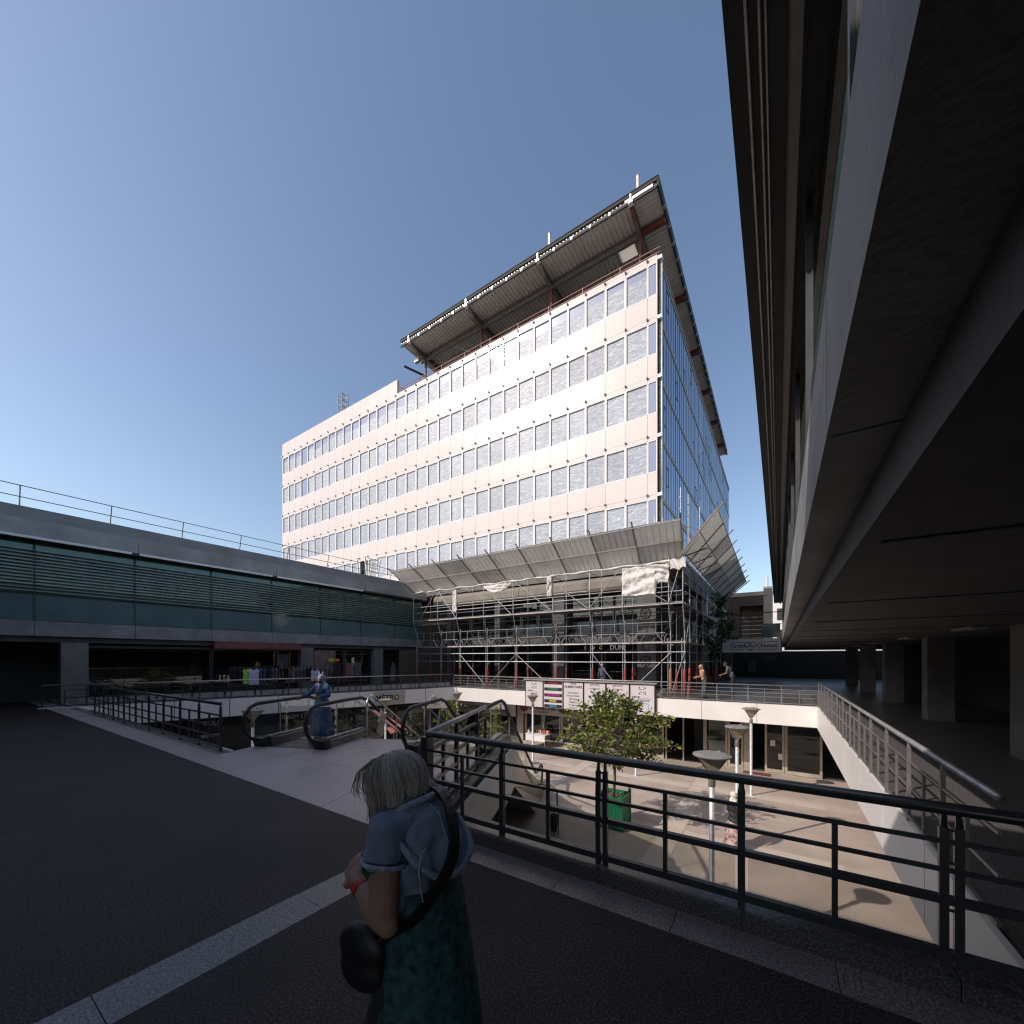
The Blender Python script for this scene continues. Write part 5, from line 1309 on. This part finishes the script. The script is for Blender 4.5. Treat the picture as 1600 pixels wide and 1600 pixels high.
# clothes and racks in front of the left gallery
def rack(label, y0, y1, x, z=1.45):
    t = thing('clothes_rack', label, 'clothes rack', (x, (y0+y1)/2, 0))
    MB().tube((x, y0, z), (x, y1, z), .02, 6).build('rail', M['railpaint'], t)
    for y in (y0, y1): MB().tube((x, y, .02), (x, y, z), .02, 6).build('upright', M['railpaint'], t); MB().bar((x-.25, y, .03), (x+.25, y, .03), .04, .03).build('foot', M['railpaint'], t)
    return t
def garment(label, c, w, h, m, straps=False, d=V((0, 1, 0)), group=None):
    c = V(c); d = V(d).normalized(); nrm = V((d.y, -d.x, 0)); mb = MB()
    out = [(-.30, .5), (-.5, .30), (-.40, .22), (-.42, -.5), (.42, -.5), (.40, .22), (.5, .30), (.30, .5), (.12, .40), (-.12, .40)]
    mb.slab([c+d*(a*w)+V((0, 0, b*h))-nrm*.04 for a, b in out], nrm*.08)
    if straps:
        for s in (-1, 1): mb.tube(c+d*(.2*w*s)+V((0, 0, .45*h)), c+d*(.32*w*s)+V((0, 0, .72*h)), .012, 5)
    o = mb.build('garment', M[m]); return tag(o, label, 'garment', group)
rack('long low clothes rail with dark garments at the left end of the shaded walkway', 9.3, 11.4, -23.6)
rack('second clothes rail with dark garments before the middle shop of the left gallery', 12.2, 14.6, -23.3)
rack('clothes rail under the coloured price tags before the grey pier', 14.8, 16.6, -23.2, 1.6)
garment('white sleeveless top hanging at the far left over the walkway railing', (-22.7, 10.0, .98), .55, .85, 'lilac')
garment('lime yellow top hanging left of the white sleeveless one', (-22.75, 9.65, 1.0), .3, .8, 'lime')
garment('white strappy top on a hanger above the walkway railing', (-22.6, 13.25, .93), .55, .62, 'lilac', True)
rr = random.Random(2)
for k in range(26):
    y = 9.4+.205*k
    if 11.5 < y < 12.2: continue
    cm = rr.choice([('trouser', 'black'), ('jeans', 'dark blue'), ('greyshirt', 'charcoal'), ('poster', 'brown-red')])
    garment('%s garment packed on the %s clothes rail' % (cm[1], 'far left' if y < 12 else 'second'), (-23.6 if y < 12 else -23.3, y, 1.0), .45, .8, cm[0], d=(.9, .35, 0), group='garments packed on the clothes rails')
for k, (y, m, l) in enumerate(((15.0, 'trouser', 'dark coat on the rack under the poster'), (15.9, 'poster', 'striped brown jacket on the rack under the poster'), (16.5, 'greyshirt', 'grey and white jacket at the right end of the rack'))):
    garment(l, (-23.15, y, 1.2), .62, .95, m)
garment('pale shirt hanging high in the left shop window', (-25.5, 12.9, 1.75), .7, .95, 'cornice')
garment('small cream scarf hanging in the right shop window', (-25.1, 17.5, 1.75), .2, .5, 'scarfwhite')
for y, m, l in ((14.75, 'lime', 'lime green price tag above the clothes rack'), (15.15, 'oran', 'orange-red price tag above the clothes rack')):
    tag(MB().box(-23.4, -23.38, y-.17, y+.17, 1.72, 1.92).build('price_tag', M[m]), l, 'price tag')

# ================================================================== PEOPLE
def hand(w, d, n, side, curl=.5, s=1.0):
    """palm, four unequal bent fingers and a thumb from the side; d along the hand, n out of the back of the hand"""
    w, d, n = V(w), V(d).normalized(), V(n).normalized(); a = d.cross(n)*side; a.normalize(); n = a.cross(d)*side
    pr = [('c', [(w, .024*s), (w+d*.035*s, .026*s)]), ('c', [(w+d*.03*s-a*.022*s, .017*s), (w+d*.085*s-a*.03*s, .0135*s)]), ('c', [(w+d*.03*s, .018*s), (w+d*.092*s, .014*s)]), ('c', [(w+d*.03*s+a*.022*s, .017*s), (w+d*.085*s+a*.03*s, .0135*s)])]
    for k, (o, L) in enumerate(((-.031, .062), (-.0105, .074), (.0105, .07), (.031, .053))):
        p = w+d*(.09-.004*abs(k-1.3))*s+a*o*s; ch = [(p, .0098*s)]; ang = curl*.5
        for q in (.45, .32, .26):
            p = p+(d*math.cos(ang)-n*math.sin(ang))*L*q*s*1.05+a*o*.12*s; ch.append((p, .0088*s)); ang += curl*.9
        pr.append(('c', ch))
    p = w+d*.03*s-a*.03*s; t1 = p+(d*.6-a*.8-n*.15).normalized()*.035*s; t2 = t1+(d*.85-a*.35-n*.4*curl).normalized()*.032*s; t3 = t2+(d*.95-n*.6*curl).normalized()*.024*s
    pr.append(('c', [(p, .014*s), (t1, .012*s), (t2, .0105*s), (t3, .009*s)]))
    return pr
def head_prims(c, yaw=0, pitch=0, s=1.0):
    """face looks along +y before yaw (about z, + = left) and pitch (+ = down)"""
    Rm = Matrix.Rotation(yaw, 3, 'Z') @ Matrix.Rotation(-pitch, 3, 'X'); c = V(c); e = (-pitch, 0, yaw)
    P = lambda x, y, z: c+Rm @ (V((x, y, z))*s)
    return [('e', P(0, -.012, .03), (.076*s, .094*s, .09*s), e), ('e', P(0, .03, -.03), (.062*s, .066*s, .085*s), e), ('e', P(0, .052, -.085), (.034*s, .034*s, .028*s), e),
            ('e', P(0, .06, .03), (.06*s, .03*s, .04*s), e), ('c', [(P(0, .088, .02), .010*s), (P(0, .112, -.022), .0145*s)]), ('e', P(0, .088, -.056), (.024*s, .013*s, .011*s), e),
            ('e', P(.034, .068, -.02), (.022*s, .02*s, .022*s), e), ('e', P(-.034, .068, -.02), (.022*s, .02*s, .022*s), e),
            ('e', P(.078, -.004, 0), (.009*s, .02*s, .03*s), e), ('e', P(-.078, -.004, 0), (.009*s, .02*s, .03*s), e)], P
def place(t, loc, head): t.location = loc; t.rotation_euler = (0, 0, head)
def human(label, loc, heading, s, skin, top, bottom, hair, J=None, cover='hair', topl=.62, sleeve=1.0, skirt=None, shoes='trouser', mask=None, face=(0, 0), lean=0.0, feet=True, nofeet=False, group=None):
    """a standing or walking figure; heading = world angle its chest faces"""
    t = thing('person', label, 'person', loc, group); t.rotation_euler.z = heading-math.pi/2; t.scale = (s, s, s)
    D = dict(LE=(-.25, .0, 1.10), LH=(-.24, .08, .87), RE=(.25, .0, 1.10), RH=(.24, .08, .87), LK=(-.10, .02, .48), RK=(.10, .02, .48), LA=(-.10, -.02, .08), RA=(.10, -.02, .08))
    D.update(J or {}); D = {k: V(v) for k, v in D.items()}
    ly = lambda z: lean*max(0, z-.9)
    S = lambda sd: V((.165*sd, ly(1.36), 1.36)); Hp = lambda sd: V((.085*sd, 0, .88))
    hc = V((0, ly(1.52)+.02, 1.53)); hp, P = head_prims(hc, *face)
    body = list(hp)+[('c', [(V((0, ly(1.38)-.01, 1.36)), .055), (hc+V((0, -.015, -.06)), .05)]),
        ('e', (0, ly(1.22), 1.22), (.165, .11, .19)), ('e', (0, ly(1.0), 1.02), (.14, .10, .16)), ('e', (0, 0, .9), (.165, .115, .12)), ('c', [(S(-1), .055), (S(1), .055)])]
    for sd, E_, H_ in ((-1, 'LE', 'LH'), (1, 'RE', 'RH')):
        body.append(('c', [(S(sd), .052), (lerp(S(sd), D[E_], .5), .045), (D[E_], .037), (lerp(D[E_], D[H_], .4), .036), (D[H_], .024)]))
        dd = (D[H_]-D[E_]).normalized(); body += hand(D[H_], dd, V((sd, .2, .1)), -sd, .45)
    for sd, K_, A_ in ((-1, 'LK', 'LA'), (1, 'RK', 'RA')):
        body.append(('c', [(Hp(sd), .085), (lerp(Hp(sd), D[K_], .5), .072), (D[K_], .052), (lerp(D[K_], D[A_], .4), .052), (D[A_], .034)]))
        body.append(('c', [(D[A_]+V((0, -.02, -.045)), .034), (D[A_]+V((.01*sd, .13, -.05)), .028)]))
    b = blob('body', body, M[skin], t, .012, 3)
    tp = [('e', (0, ly(1.22), 1.22), (.182, .128, .20)), ('e', (0, ly(1.0), 1.0), (.165, .122, .2)), ('c', [(S(-1), .068), (S(1), .068)])]
    if topl > .7: tp += [('e', (0, 0, .82), (.195, .145, .2))]
    for sd, E_, H_ in ((-1, 'LE', 'LH'), (1, 'RE', 'RH')):
        ch = [(S(sd), .066), (lerp(S(sd), D[E_], min(1, sleeve*2)), .058)]
        if sleeve > .5: ch.append((lerp(D[E_], D[H_], min(.94, (sleeve-.5)*2)), .044))
        tp.append(('c', ch))
    blob('top', tp, M[top], t, .016, 4, disp=lambda p: .006*math.sin(p.z*38+p.x*22)+.004*math.sin(p.x*50+p.y*31))
    if skirt:
        w0, w1, zb = skirt; mb = MB()
        rings = []
        for i in range(9):
            v = i/8; z = lerp(.80 if topl > .7 else 1.02, zb, v); w = lerp(w0, w1, v**.8)
            rings.append([(w*math.cos(a*2*math.pi/28)*(1+.09*v*math.sin(a*2*math.pi/28*7)), w*.82*math.sin(a*2*math.pi/28)*(1+.09*v*math.cos(a*2*math.pi/28*6)), z) for a in range(28)])
        mb.loft(rings); o = put('skirt', mb.mesh('skirt', M[bottom], True), t, world=False)
    else:
        tr = [('e', (0, 0, .9), (.18, .13, .12))]
        for sd, K_, A_ in ((-1, 'LK', 'LA'), (1, 'RK', 'RA')): tr.append(('c', [(Hp(sd), .095), (lerp(Hp(sd), D[K_], .5), .084), (D[K_], .066), (D[A_]+V((0, 0, .02)), .056)]))
        blob('trousers', tr, M[bottom], t, .016, 3, disp=lambda p: .004*math.sin(p.z*44+p.x*30))
    for sd, A_ in ((-1, 'LA'), (1, 'RA')):
        blob('shoe', [('c', [(D[A_]+V((0, -.025, -.04)), .042), (D[A_]+V((.01*sd, .06, -.045)), .04), (D[A_]+V((.01*sd, .145, -.052)), .033)])], M[shoes], t, .01, 2)
    if cover == 'hair':
        blob('hair', [('e', P(0, -.022, .042), (.088, .10, .092), None), ('e', P(0, -.06, -.04), (.078, .055, .09), None)], M[hair], t, .01, 3)
    elif cover == 'scarf':
        blob('headscarf', [('e', P(0, -.025, .035), (.098, .108, .105), None), ('e', P(0, -.02, -.09), (.10, .10, .09), None), ('c', [(V((-.13, ly(1.36)-.01, 1.375)), .05), (V((0, ly(1.36)-.05, 1.40)), .075), (V((.13, ly(1.36)-.01, 1.375)), .05)]), ('c', [(V((0, ly(1.4)+.05, 1.38)), .07), (V((0, ly(1.3)+.11, 1.25)), .05)])], M[hair], t, .011, 4, disp=lambda p: .004*math.sin(p.z*60+p.x*40))
    if mask:
        blob('face_mask', [('e', P(0, .072, -.055), (.058, .046, .045), (-face[1], 0, face[0]))], M[mask], t, .009, 3)
    for x in (-.033, .033):
        mb = MB(); mb.lathe([(0, -.011), (.008, -.008), (.011, 0), (.008, .008), (0, .011)], P(x, .083, .006), 8, cap=False); put('eye', mb.mesh('eye', M['ink'], True), t, world=False)
    return t, P

def toward(dx, dd):
    """world heading for a direction given as (right, away) seen from the terrace"""
    f = (-.5525, .8336); r = (.8336, .5525); return math.atan2(dx*r[1]+dd*f[1], dx*r[0]+dd*f[0])
ew = EA+NV*.78+EV*1.45
bw, P = human('woman in a long blue denim dress and animal-eared hood riding the left escalator', (ew.x, ew.y, .012), toward(-.35, -1), .93, 'skin', 'denim', 'denim', 'scarfgrey',
    J=dict(RE=(.33, .10, 1.14), RH=(.46, .20, 1.08), LE=(-.25, .03, 1.12), LH=(-.16, .2, 1.10)), cover='scarf', skirt=(.17, .33, .10), mask='ink', face=(.25, .1))
for sx in (-1, 1):
    mb = MB(); mb.lathe([(.022, 0), (.02, .03), (.004, .09)], P(.045*sx, 0, .12), 8); put('hood_ear', mb.mesh('hood_ear', M['lilac'], True), bw, world=False)
bg_ = MB(); bg_.box(.02, .22, .14, .24, .1, .3); put('paper_bag', bg_.mesh('paper_bag', M['beige']), bw, world=False)
human('woman in cream headscarf, black jacket and rose print skirt walking across the plaza', (-1.05, 12.9, PZ), toward(1, .15), .95, 'skindark', 'jacketblack', 'skirtprint', 'scarfwhite',
    J=dict(LK=(-.09, .14, .48), RK=(.09, -.08, .47), LA=(-.09, .16, .08), RA=(.09, -.24, .11)), cover='scarf', topl=.8, skirt=(.18, .34, .12), mask='mask', face=(-.3, .15))
human('blonde woman in a sleeveless orange top leaning on the far railing', (-3.0, 21.4, 0), toward(-.9, .1), .98, 'skin', 'orange', 'jeans', 'blonde',
    J=dict(LE=(-.24, .16, 1.08), LH=(-.2, .40, 1.05), RE=(.24, .12, 1.08), RH=(.2, .36, 1.02)), sleeve=.15, face=(0, .35), lean=.25)
human('man in a grey shirt and cap bending forward at the far right', (-2.05, 24.4, 0), toward(-.8, .4), 1.05, 'skindark', 'greyshirt', 'trouser', 'darkhair', J=dict(LE=(-.26, .28, 1.08), LH=(-.2, .50, 1.0), RE=(.26, .28, 1.08), RH=(.2, .5, 1.0)), lean=.5, face=(0, .45), sleeve=.3)
human('woman in a long dark coat standing by the grey pier of the left gallery', (-23.4, 19.6, 0), toward(.5, .5), 1.0, 'skin', 'greyshirt', 'greyshirt', 'darkhair', skirt=(.18, .27, .25), topl=.8)
human('person in a white cap and dark clothes under the left part of the scaffold', (-18.6, 24.8, 0), toward(-.8, -.5), 1.0, 'skindark', 'trouser', 'trouser', 'white')
human('person with grey hair and a dark jacket passing between two red foot guards', (-9.0, 23.6, 0), toward(-.6, -.6), .97, 'skin', 'jeans', 'jeans', 'hair', mask='mask', face=(.2, .3))

# ---- the walker in the foreground
wl = thing('person', 'grey-haired woman in a blue-grey hooded top walking left, close in the foreground', 'person', (-1.076, 1.027, 0))
hdg = math.atan2(-.139, -.990); wl.rotation_euler.z = hdg-math.pi/2
hc = V((0, .125, 1.452)); HP, HYAW = .38, .05; hp, P = head_prims(hc, HYAW, HP, 1.0)
LS, RS = V((-.140, .035, 1.375)), V((.150, .04, 1.375)); LE, RE = V((-.195, -.01, 1.125)), V((.215, .0, 1.155)); LW, RW = V((-.145, .150, 1.178)), V((.15, .2, 1.17))
body = hp+[('c', [(V((0, .03, 1.34)), .055), (hc+V((0, -.03, -.05)), .05)]), ('e', (0, .02, 1.22), (.14, .09, .2)), ('e', (0, 0, 1.0), (.145, .10, .18)), ('e', (0, -.005, .88), (.17, .12, .14)), ('c', [(LS, .048), (RS, .048)]),
    ('c', [(LS, .052), (lerp(LS, LE, .5), .052), (LE, .043), (lerp(LE, LW, .4), .043), (LW, .027)]), ('c', [(RS, .05), (lerp(RS, RE, .5), .05), (RE, .042), (lerp(RE, RW, .35), .041), (RW, .026)]),
    ('e', LE+V((-.004, -.02, -.012)), (.035, .035, .035)), ('e', RE+V((.0, -.015, -.01)), (.033, .033, .033))]
body += hand(LW, V((.45, .8, .30)), V((-.85, .25, .5)), 1, .95, .98)+hand(RW, V((-.2, .9, .1)), V((.8, .1, .6)), -1, .9, .98)
body += [('c', [((-.09, 0, .86), .09), ((-.095, .07, .66), .08), ((-.095, .1, .47), .056), ((-.095, .05, .3), .055), ((-.095, .0, .09), .036)]), ('c', [((.09, 0, .86), .09), ((.095, -.03, .66), .08), ((.095, -.06, .46), .056), ((.095, -.16, .3), .055), ((.095, -.24, .12), .036)]),
    ('c', [((-.095, -.02, .05), .036), ((-.10, .14, .035), .03)]), ('c', [((.095, -.26, .09), .036), ((.10, -.12, .035), .03)])]
blob('body', body, M['skin'], wl, .0065, 4)
for x in (-.033, .033):
    mb = MB(); mb.lathe([(0, -.011), (.008, -.008), (.0115, 0), (.008, .008), (0, .011)], P(x, .085, .006), 10, cap=False); put('eye', mb.mesh('eye', M['white'], True), wl, world=False)
wr_ = random.Random(8)
def folds(a, f):
    ph = [wr_.uniform(0, 50) for _ in range(4)]
    def fn(p):
        q = V((p.x*f*.22+ph[0], p.y*f*.22, p.z*f*.12+ph[1])); w = noise.noise(q)
        return a*(1.6*w+1.1*math.sin((p.z*.8+p.x*.9)*f+5*w)+.5*math.sin((p.y-p.z*.6)*f*1.5+4*w))
    return fn
# hooded top: torso and short sleeves
top = [('e', (0, .012, 1.25), (.155, .105, .16)), ('e', (0, .008, 1.11), (.158, .112, .17)), ('c', [(LS, .062), (V((0, -.0, 1.365)), .078), (RS, .062)]), ('e', (0, -.005, 1.31), (.125, .085, .11)),
    ('c', [(LS, .064), (lerp(LS, LE, .14), .067), (lerp(LS, LE, .26), .071)]), ('c', [(RS, .062), (lerp(RS, RE, .2), .066), (lerp(RS, RE, .40), .072)])]
blob('hooded_top', top, M['hoodie'], wl, .0075, 8, disp=folds(.0050, 40))
for S_, E_, k_ in ((LS, LE, .36), (RS, RE, .5)):
    c = lerp(S_, E_, k_); d = (E_-S_+V((0, .05, 0))).normalized(); x = d.cross(V((0, 1, 0))).normalized(); y = d.cross(x)
    put('sleeve_hem', MB().path([c+(x*math.cos(k*.3927)+y*math.sin(k*.3927))*(.073+.003*math.sin(k*1.7)) for k in range(16)], .008, 6, closed=True).mesh('sleeve_hem', M['hoodrim'], True), wl, world=False)
blob('undersleeve', [('c', [(lerp(LS, LE, .28), .055), (lerp(LS, LE, .44)+V((0, .016, 0)), .057)])], M['tunic'], wl, .009, 3, disp=folds(.003, 60))
# hood lying on the back: cloth draped from the neckline to a corded rim
def curve(P_, n):
    """smooth open curve through the points"""
    P_ = [V(q) for q in P_]; Q = [P_[0]]+P_+[P_[-1]]; out = []
    for k in range(n+1):
        t = k/n*(len(P_)-1); i = min(int(t), len(P_)-2); f = t-i; a, b, c_, d = Q[i], Q[i+1], Q[i+2], Q[i+3]
        out.append(((b*2)+(c_-a)*f+(a*2-b*5+c_*4-d)*f*f+(b*3-a-c_*3+d)*f*f*f)*.5)
    return out
collar = curve([(-.105, .075, 1.385), (-.085, .01, 1.432), (0, -.035, 1.452), (.075, .0, 1.435), (.095, .075, 1.39)], 64)
rim = curve([(-.135, .045, 1.385), (-.145, -.035, 1.335), (-.115, -.10, 1.265), (-.045, -.140, 1.218), (.045, -.150, 1.215), (.115, -.125, 1.265), (.148, -.062, 1.345), (.135, .045, 1.40)], 64)
hg = MB(); nv = 18
hv = []
for jv in range(nv+1):
    v = jv/nv
    for k in range(65):
        u = k/64; q = lerp(collar[k], rim[k], v); out_ = V((q.x*.7, -1, .35)).normalized(); side = math.sin(math.pi*u)
        b_ = .030*math.sin(math.pi*min(1, v*1.08))*(.35+.65*side)
        w = noise.noise(V((u*5, v*2.2, 3)))
        b_ += (.011*math.sin(u*24+5*w+v*3)*v*(1-.55*v)*1.6+.010*w*v+.006*math.sin(v*15+u*7+6*w)*side)
        hv.append(q+out_*b_)
hg.add(hv, [(a*65+k, a*65+k+1, (a+1)*65+k+1, (a+1)*65+k) for a in range(nv) for k in range(64)])
ho = put('hood', hg.mesh('hood', M['hoodie'], True), wl, world=False); ho.modifiers.new('t', 'SOLIDIFY').thickness = .008
put('hood_rim', MB().path([hv[nv*65+k] for k in range(0, 65, 2)], [.009+.003*math.sin(math.pi*k/32) for k in range(33)], 8).mesh('hood_rim', M['hoodrim'], True), wl, world=False)
put('hood_seam', MB().path([hv[a*65+30]+V((0, -.004, .001)) for a in range(1, nv+1)], .0032, 6).mesh('hood_seam', M['hoodrim'], True), wl, world=False)
put('collar_band', MB().path([q+V((0, -.004, .004)) for q in collar[2:63:2]], .012, 8).mesh('collar_band', M['hoodrim'], True), wl, world=False)
for pts in ([(-.10, -.105, 1.33), (-.128, -.105, 1.325), (-.135, -.10, 1.26), (-.13, -.112, 1.17)], [(.10, -.128, 1.235), (.105, -.118, 1.16), (.11, -.10, 1.10)]):
    put('drawstring', MB().path(pts, .0036, 6).mesh('drawstring', M['hoodrim'], True), wl, world=False)
st_pts = [V(q) for q in [(.06, .10, 1.38), (.068, .04, 1.448), (.055, -.03, 1.466), (.034, -.095, 1.425), (.0, -.142, 1.36), (-.035, -.164, 1.30), (-.072, -.158, 1.24), (-.105, -.118, 1.165), (-.145, -.065, 1.09), (-.175, .02, 1.03)]]
st_pts = curve(st_pts, 26)
mb = MB()
for a, b in zip(st_pts, st_pts[1:]): mb.bar(a, b, .044, .010, (V(a)-V((0, .03, 1.25))))
put('bag_strap', mb.mesh('bag_strap', M['leather']), wl, world=False)
mb = MB(); mb.bar((.050, -.050, 1.459), (.043, -.078, 1.441), .048, .012, (0, -.5, 1)); put('strap_buckle', mb.mesh('strap_buckle', M['rubber']), wl, world=False)
blob('shoulder_bag', [('e', (-.17, .105, .99), (.042, .10, .08)), ('e', (-.17, .105, .92), (.042, .095, .08))], M['leather'], wl, .011, 3)
rings = []
for i in range(14):
    v = i/13; z = lerp(1.17, .60, v); wx = lerp(.150, .225, v**.8); wy = lerp(.105, .19, v**.8)
    rings.append([(.012+(wx*math.cos(a*2*math.pi/56))*(1+.07*v*math.sin(a*2*math.pi/56*8+1)), -.012+(wy*math.sin(a*2*math.pi/56))*(1+.07*v*math.cos(a*2*math.pi/56*7)), z+.015*math.sin(a*.6)*v) for a in range(56)])
mb = MB(); mb.loft(rings, cap=False); put('tunic', mb.mesh('tunic', M['tunic'], True), wl, world=False)
tr = [('e', (0, 0, .86), (.17, .125, .12)), ('c', [((-.09, 0, .86), .098), ((-.095, .07, .66), .09), ((-.095, .1, .47), .072), ((-.095, .0, .12), .06)]), ('c', [((.09, 0, .86), .098), ((.095, -.03, .66), .09), ((.095, -.06, .46), .072), ((.095, -.235, .15), .06)])]
blob('trousers', tr, M['trouser'], wl, .014, 3, disp=folds(.003, 40))
for a, b in (((-.095, -.03, .05), (-.10, .15, .04)), ((.095, -.27, .09), (.10, -.11, .04))): blob('shoe', [('c', [(a, .046), (lerp(V(a), V(b), .5), .044), (b, .036)])], M['leather'], wl, .009, 2)
wd = (LW-LE).normalized(); x = wd.cross(V((0, 0, 1))).normalized(); y = wd.cross(x); c = lerp(LE, LW, .86)
mb = MB(); ring = [c+(x*math.cos(k*math.pi/10)+y*math.sin(k*math.pi/10))*.0325 for k in range(20)]
for k in range(20): mb.bar(ring[k], ring[(k+1) % 20], .017, .004, (ring[k]-c))
put('watch_strap', mb.mesh('watch_strap', M['redwatch']), wl, world=False)
q = c+(x*-.9+y*-.4).normalized()*.034; mb = MB(); mb.bar(q-wd*.013, q+wd*.013, .024, .008, (q-c)); put('watch_face', mb.mesh('watch_face', M['redwatch']), wl, world=False)
# ---- grey bob: a dark under-volume and many strands combed from the crown
Rh = Matrix.Rotation(HYAW, 3, 'Z') @ Matrix.Rotation(-HP, 3, 'X')
he = (-HP, 0, HYAW)
blob('hair', [('e', P(0, -.028, .042), (.084, .10, .090), he), ('e', P(0, -.07, -.035), (.078, .055, .10), he), ('e', P(-.066, -.012, -.055), (.024, .070, .10), he), ('e', P(.066, -.012, -.055), (.024, .070, .10), he)], M['hairdark'], wl, .0065, 4)
mb = MB(); hrng = random.Random(21)
for i in range(3600):
    if i % 40 == 0: caz, cw, cl, co = hrng.uniform(0, 2*math.pi), hrng.uniform(-.22, .22), hrng.uniform(.9, 1.08), hrng.uniform(0, .009)
    az = caz+hrng.gauss(0, .075); fr_ = max(0, math.sin(az))
    Lz = hrng.uniform(.155, .205)*(1-.72*fr_**3)-.03*max(0, -math.sin(az))       # length below the widest ring
    start = hrng.random()**.55*.55; th0 = .04+start*1.2; out = co+hrng.uniform(.0, .006)+(hrng.uniform(.008, .02) if hrng.random() < .05 else 0); wig = cw+hrng.uniform(-.05, .05); Lz *= cl; ph = hrng.uniform(0, 6)
    pts = []
    for k in range(5):
        th = lerp(th0, math.pi/2, k/4); a = az+wig*k/9; s_ = math.sin(th); f = 1+out*7
        pts.append(V((math.cos(a)*s_*.089*f, -.028+math.sin(a)*s_*.108*f, .042+math.cos(th)*.096*(1+out*3))))
    a = az+wig*.5; base = pts[-1]
    dn = Rh.inverted() @ V((0, 0, -1))                      # hair hangs plumb, not along the tilted head
    for k in range(1, 6):
        v = k/5; hang = lerp(V((0, 0, -1)), dn, min(1, v*1.2)).normalized()
        curl = -.022*v*v
        pts.append(base+hang*Lz*v+V((math.cos(a), math.sin(a), 0))*(curl+.006*math.sin(ph+v*4))+V((.004*math.sin(ph+v*7), .004*math.cos(ph*2+v*6), 0)))
    w = hrng.uniform(.0006, .0014)
    mb.path([hc+Rh @ q for q in pts], [w, w, w, w, w, w, w, w*.9, w*.7, w*.25], 3, cap=False)
for i in range(140):                                        # fringe over the brow, tail over the collar at the right
    if i < 60:
        x = hrng.uniform(-.075, .03); l = hrng.uniform(.3, 1.0); pts = [P(x*.5, .02, .138), P(x*.9, .080, .112), P(x*1.15, .098+hrng.uniform(0, .010), .07), P(x*1.25+hrng.uniform(-.01, .01), .104+hrng.uniform(-.005, .010), .07-.036*l), P(x*1.3+hrng.uniform(-.015, .015), .100+hrng.uniform(-.01, .012), .07-.065*l)]
        mb.path(pts, [.0009, .0011, .001, .0008, .0003], 3, cap=False)
    else:
        x = hrng.uniform(-.03, .06); pts = [P(x, -.10, .05), P(x+.02, -.125, -.02), P(x+.045, -.13+hrng.uniform(-.015, .01), -.07), P(x+.07+hrng.uniform(-.02, .02), -.12+hrng.uniform(-.015, .015), -.115+hrng.uniform(-.03, .01))]
        mb.path(pts, [.002, .002, .0016, .0005], 3, cap=False)
put('hair_strand', mb.mesh('hair_strand', M['hair'], True), wl, kind='stuff', world=False)
bpy.data.scenes.remove(TMP)
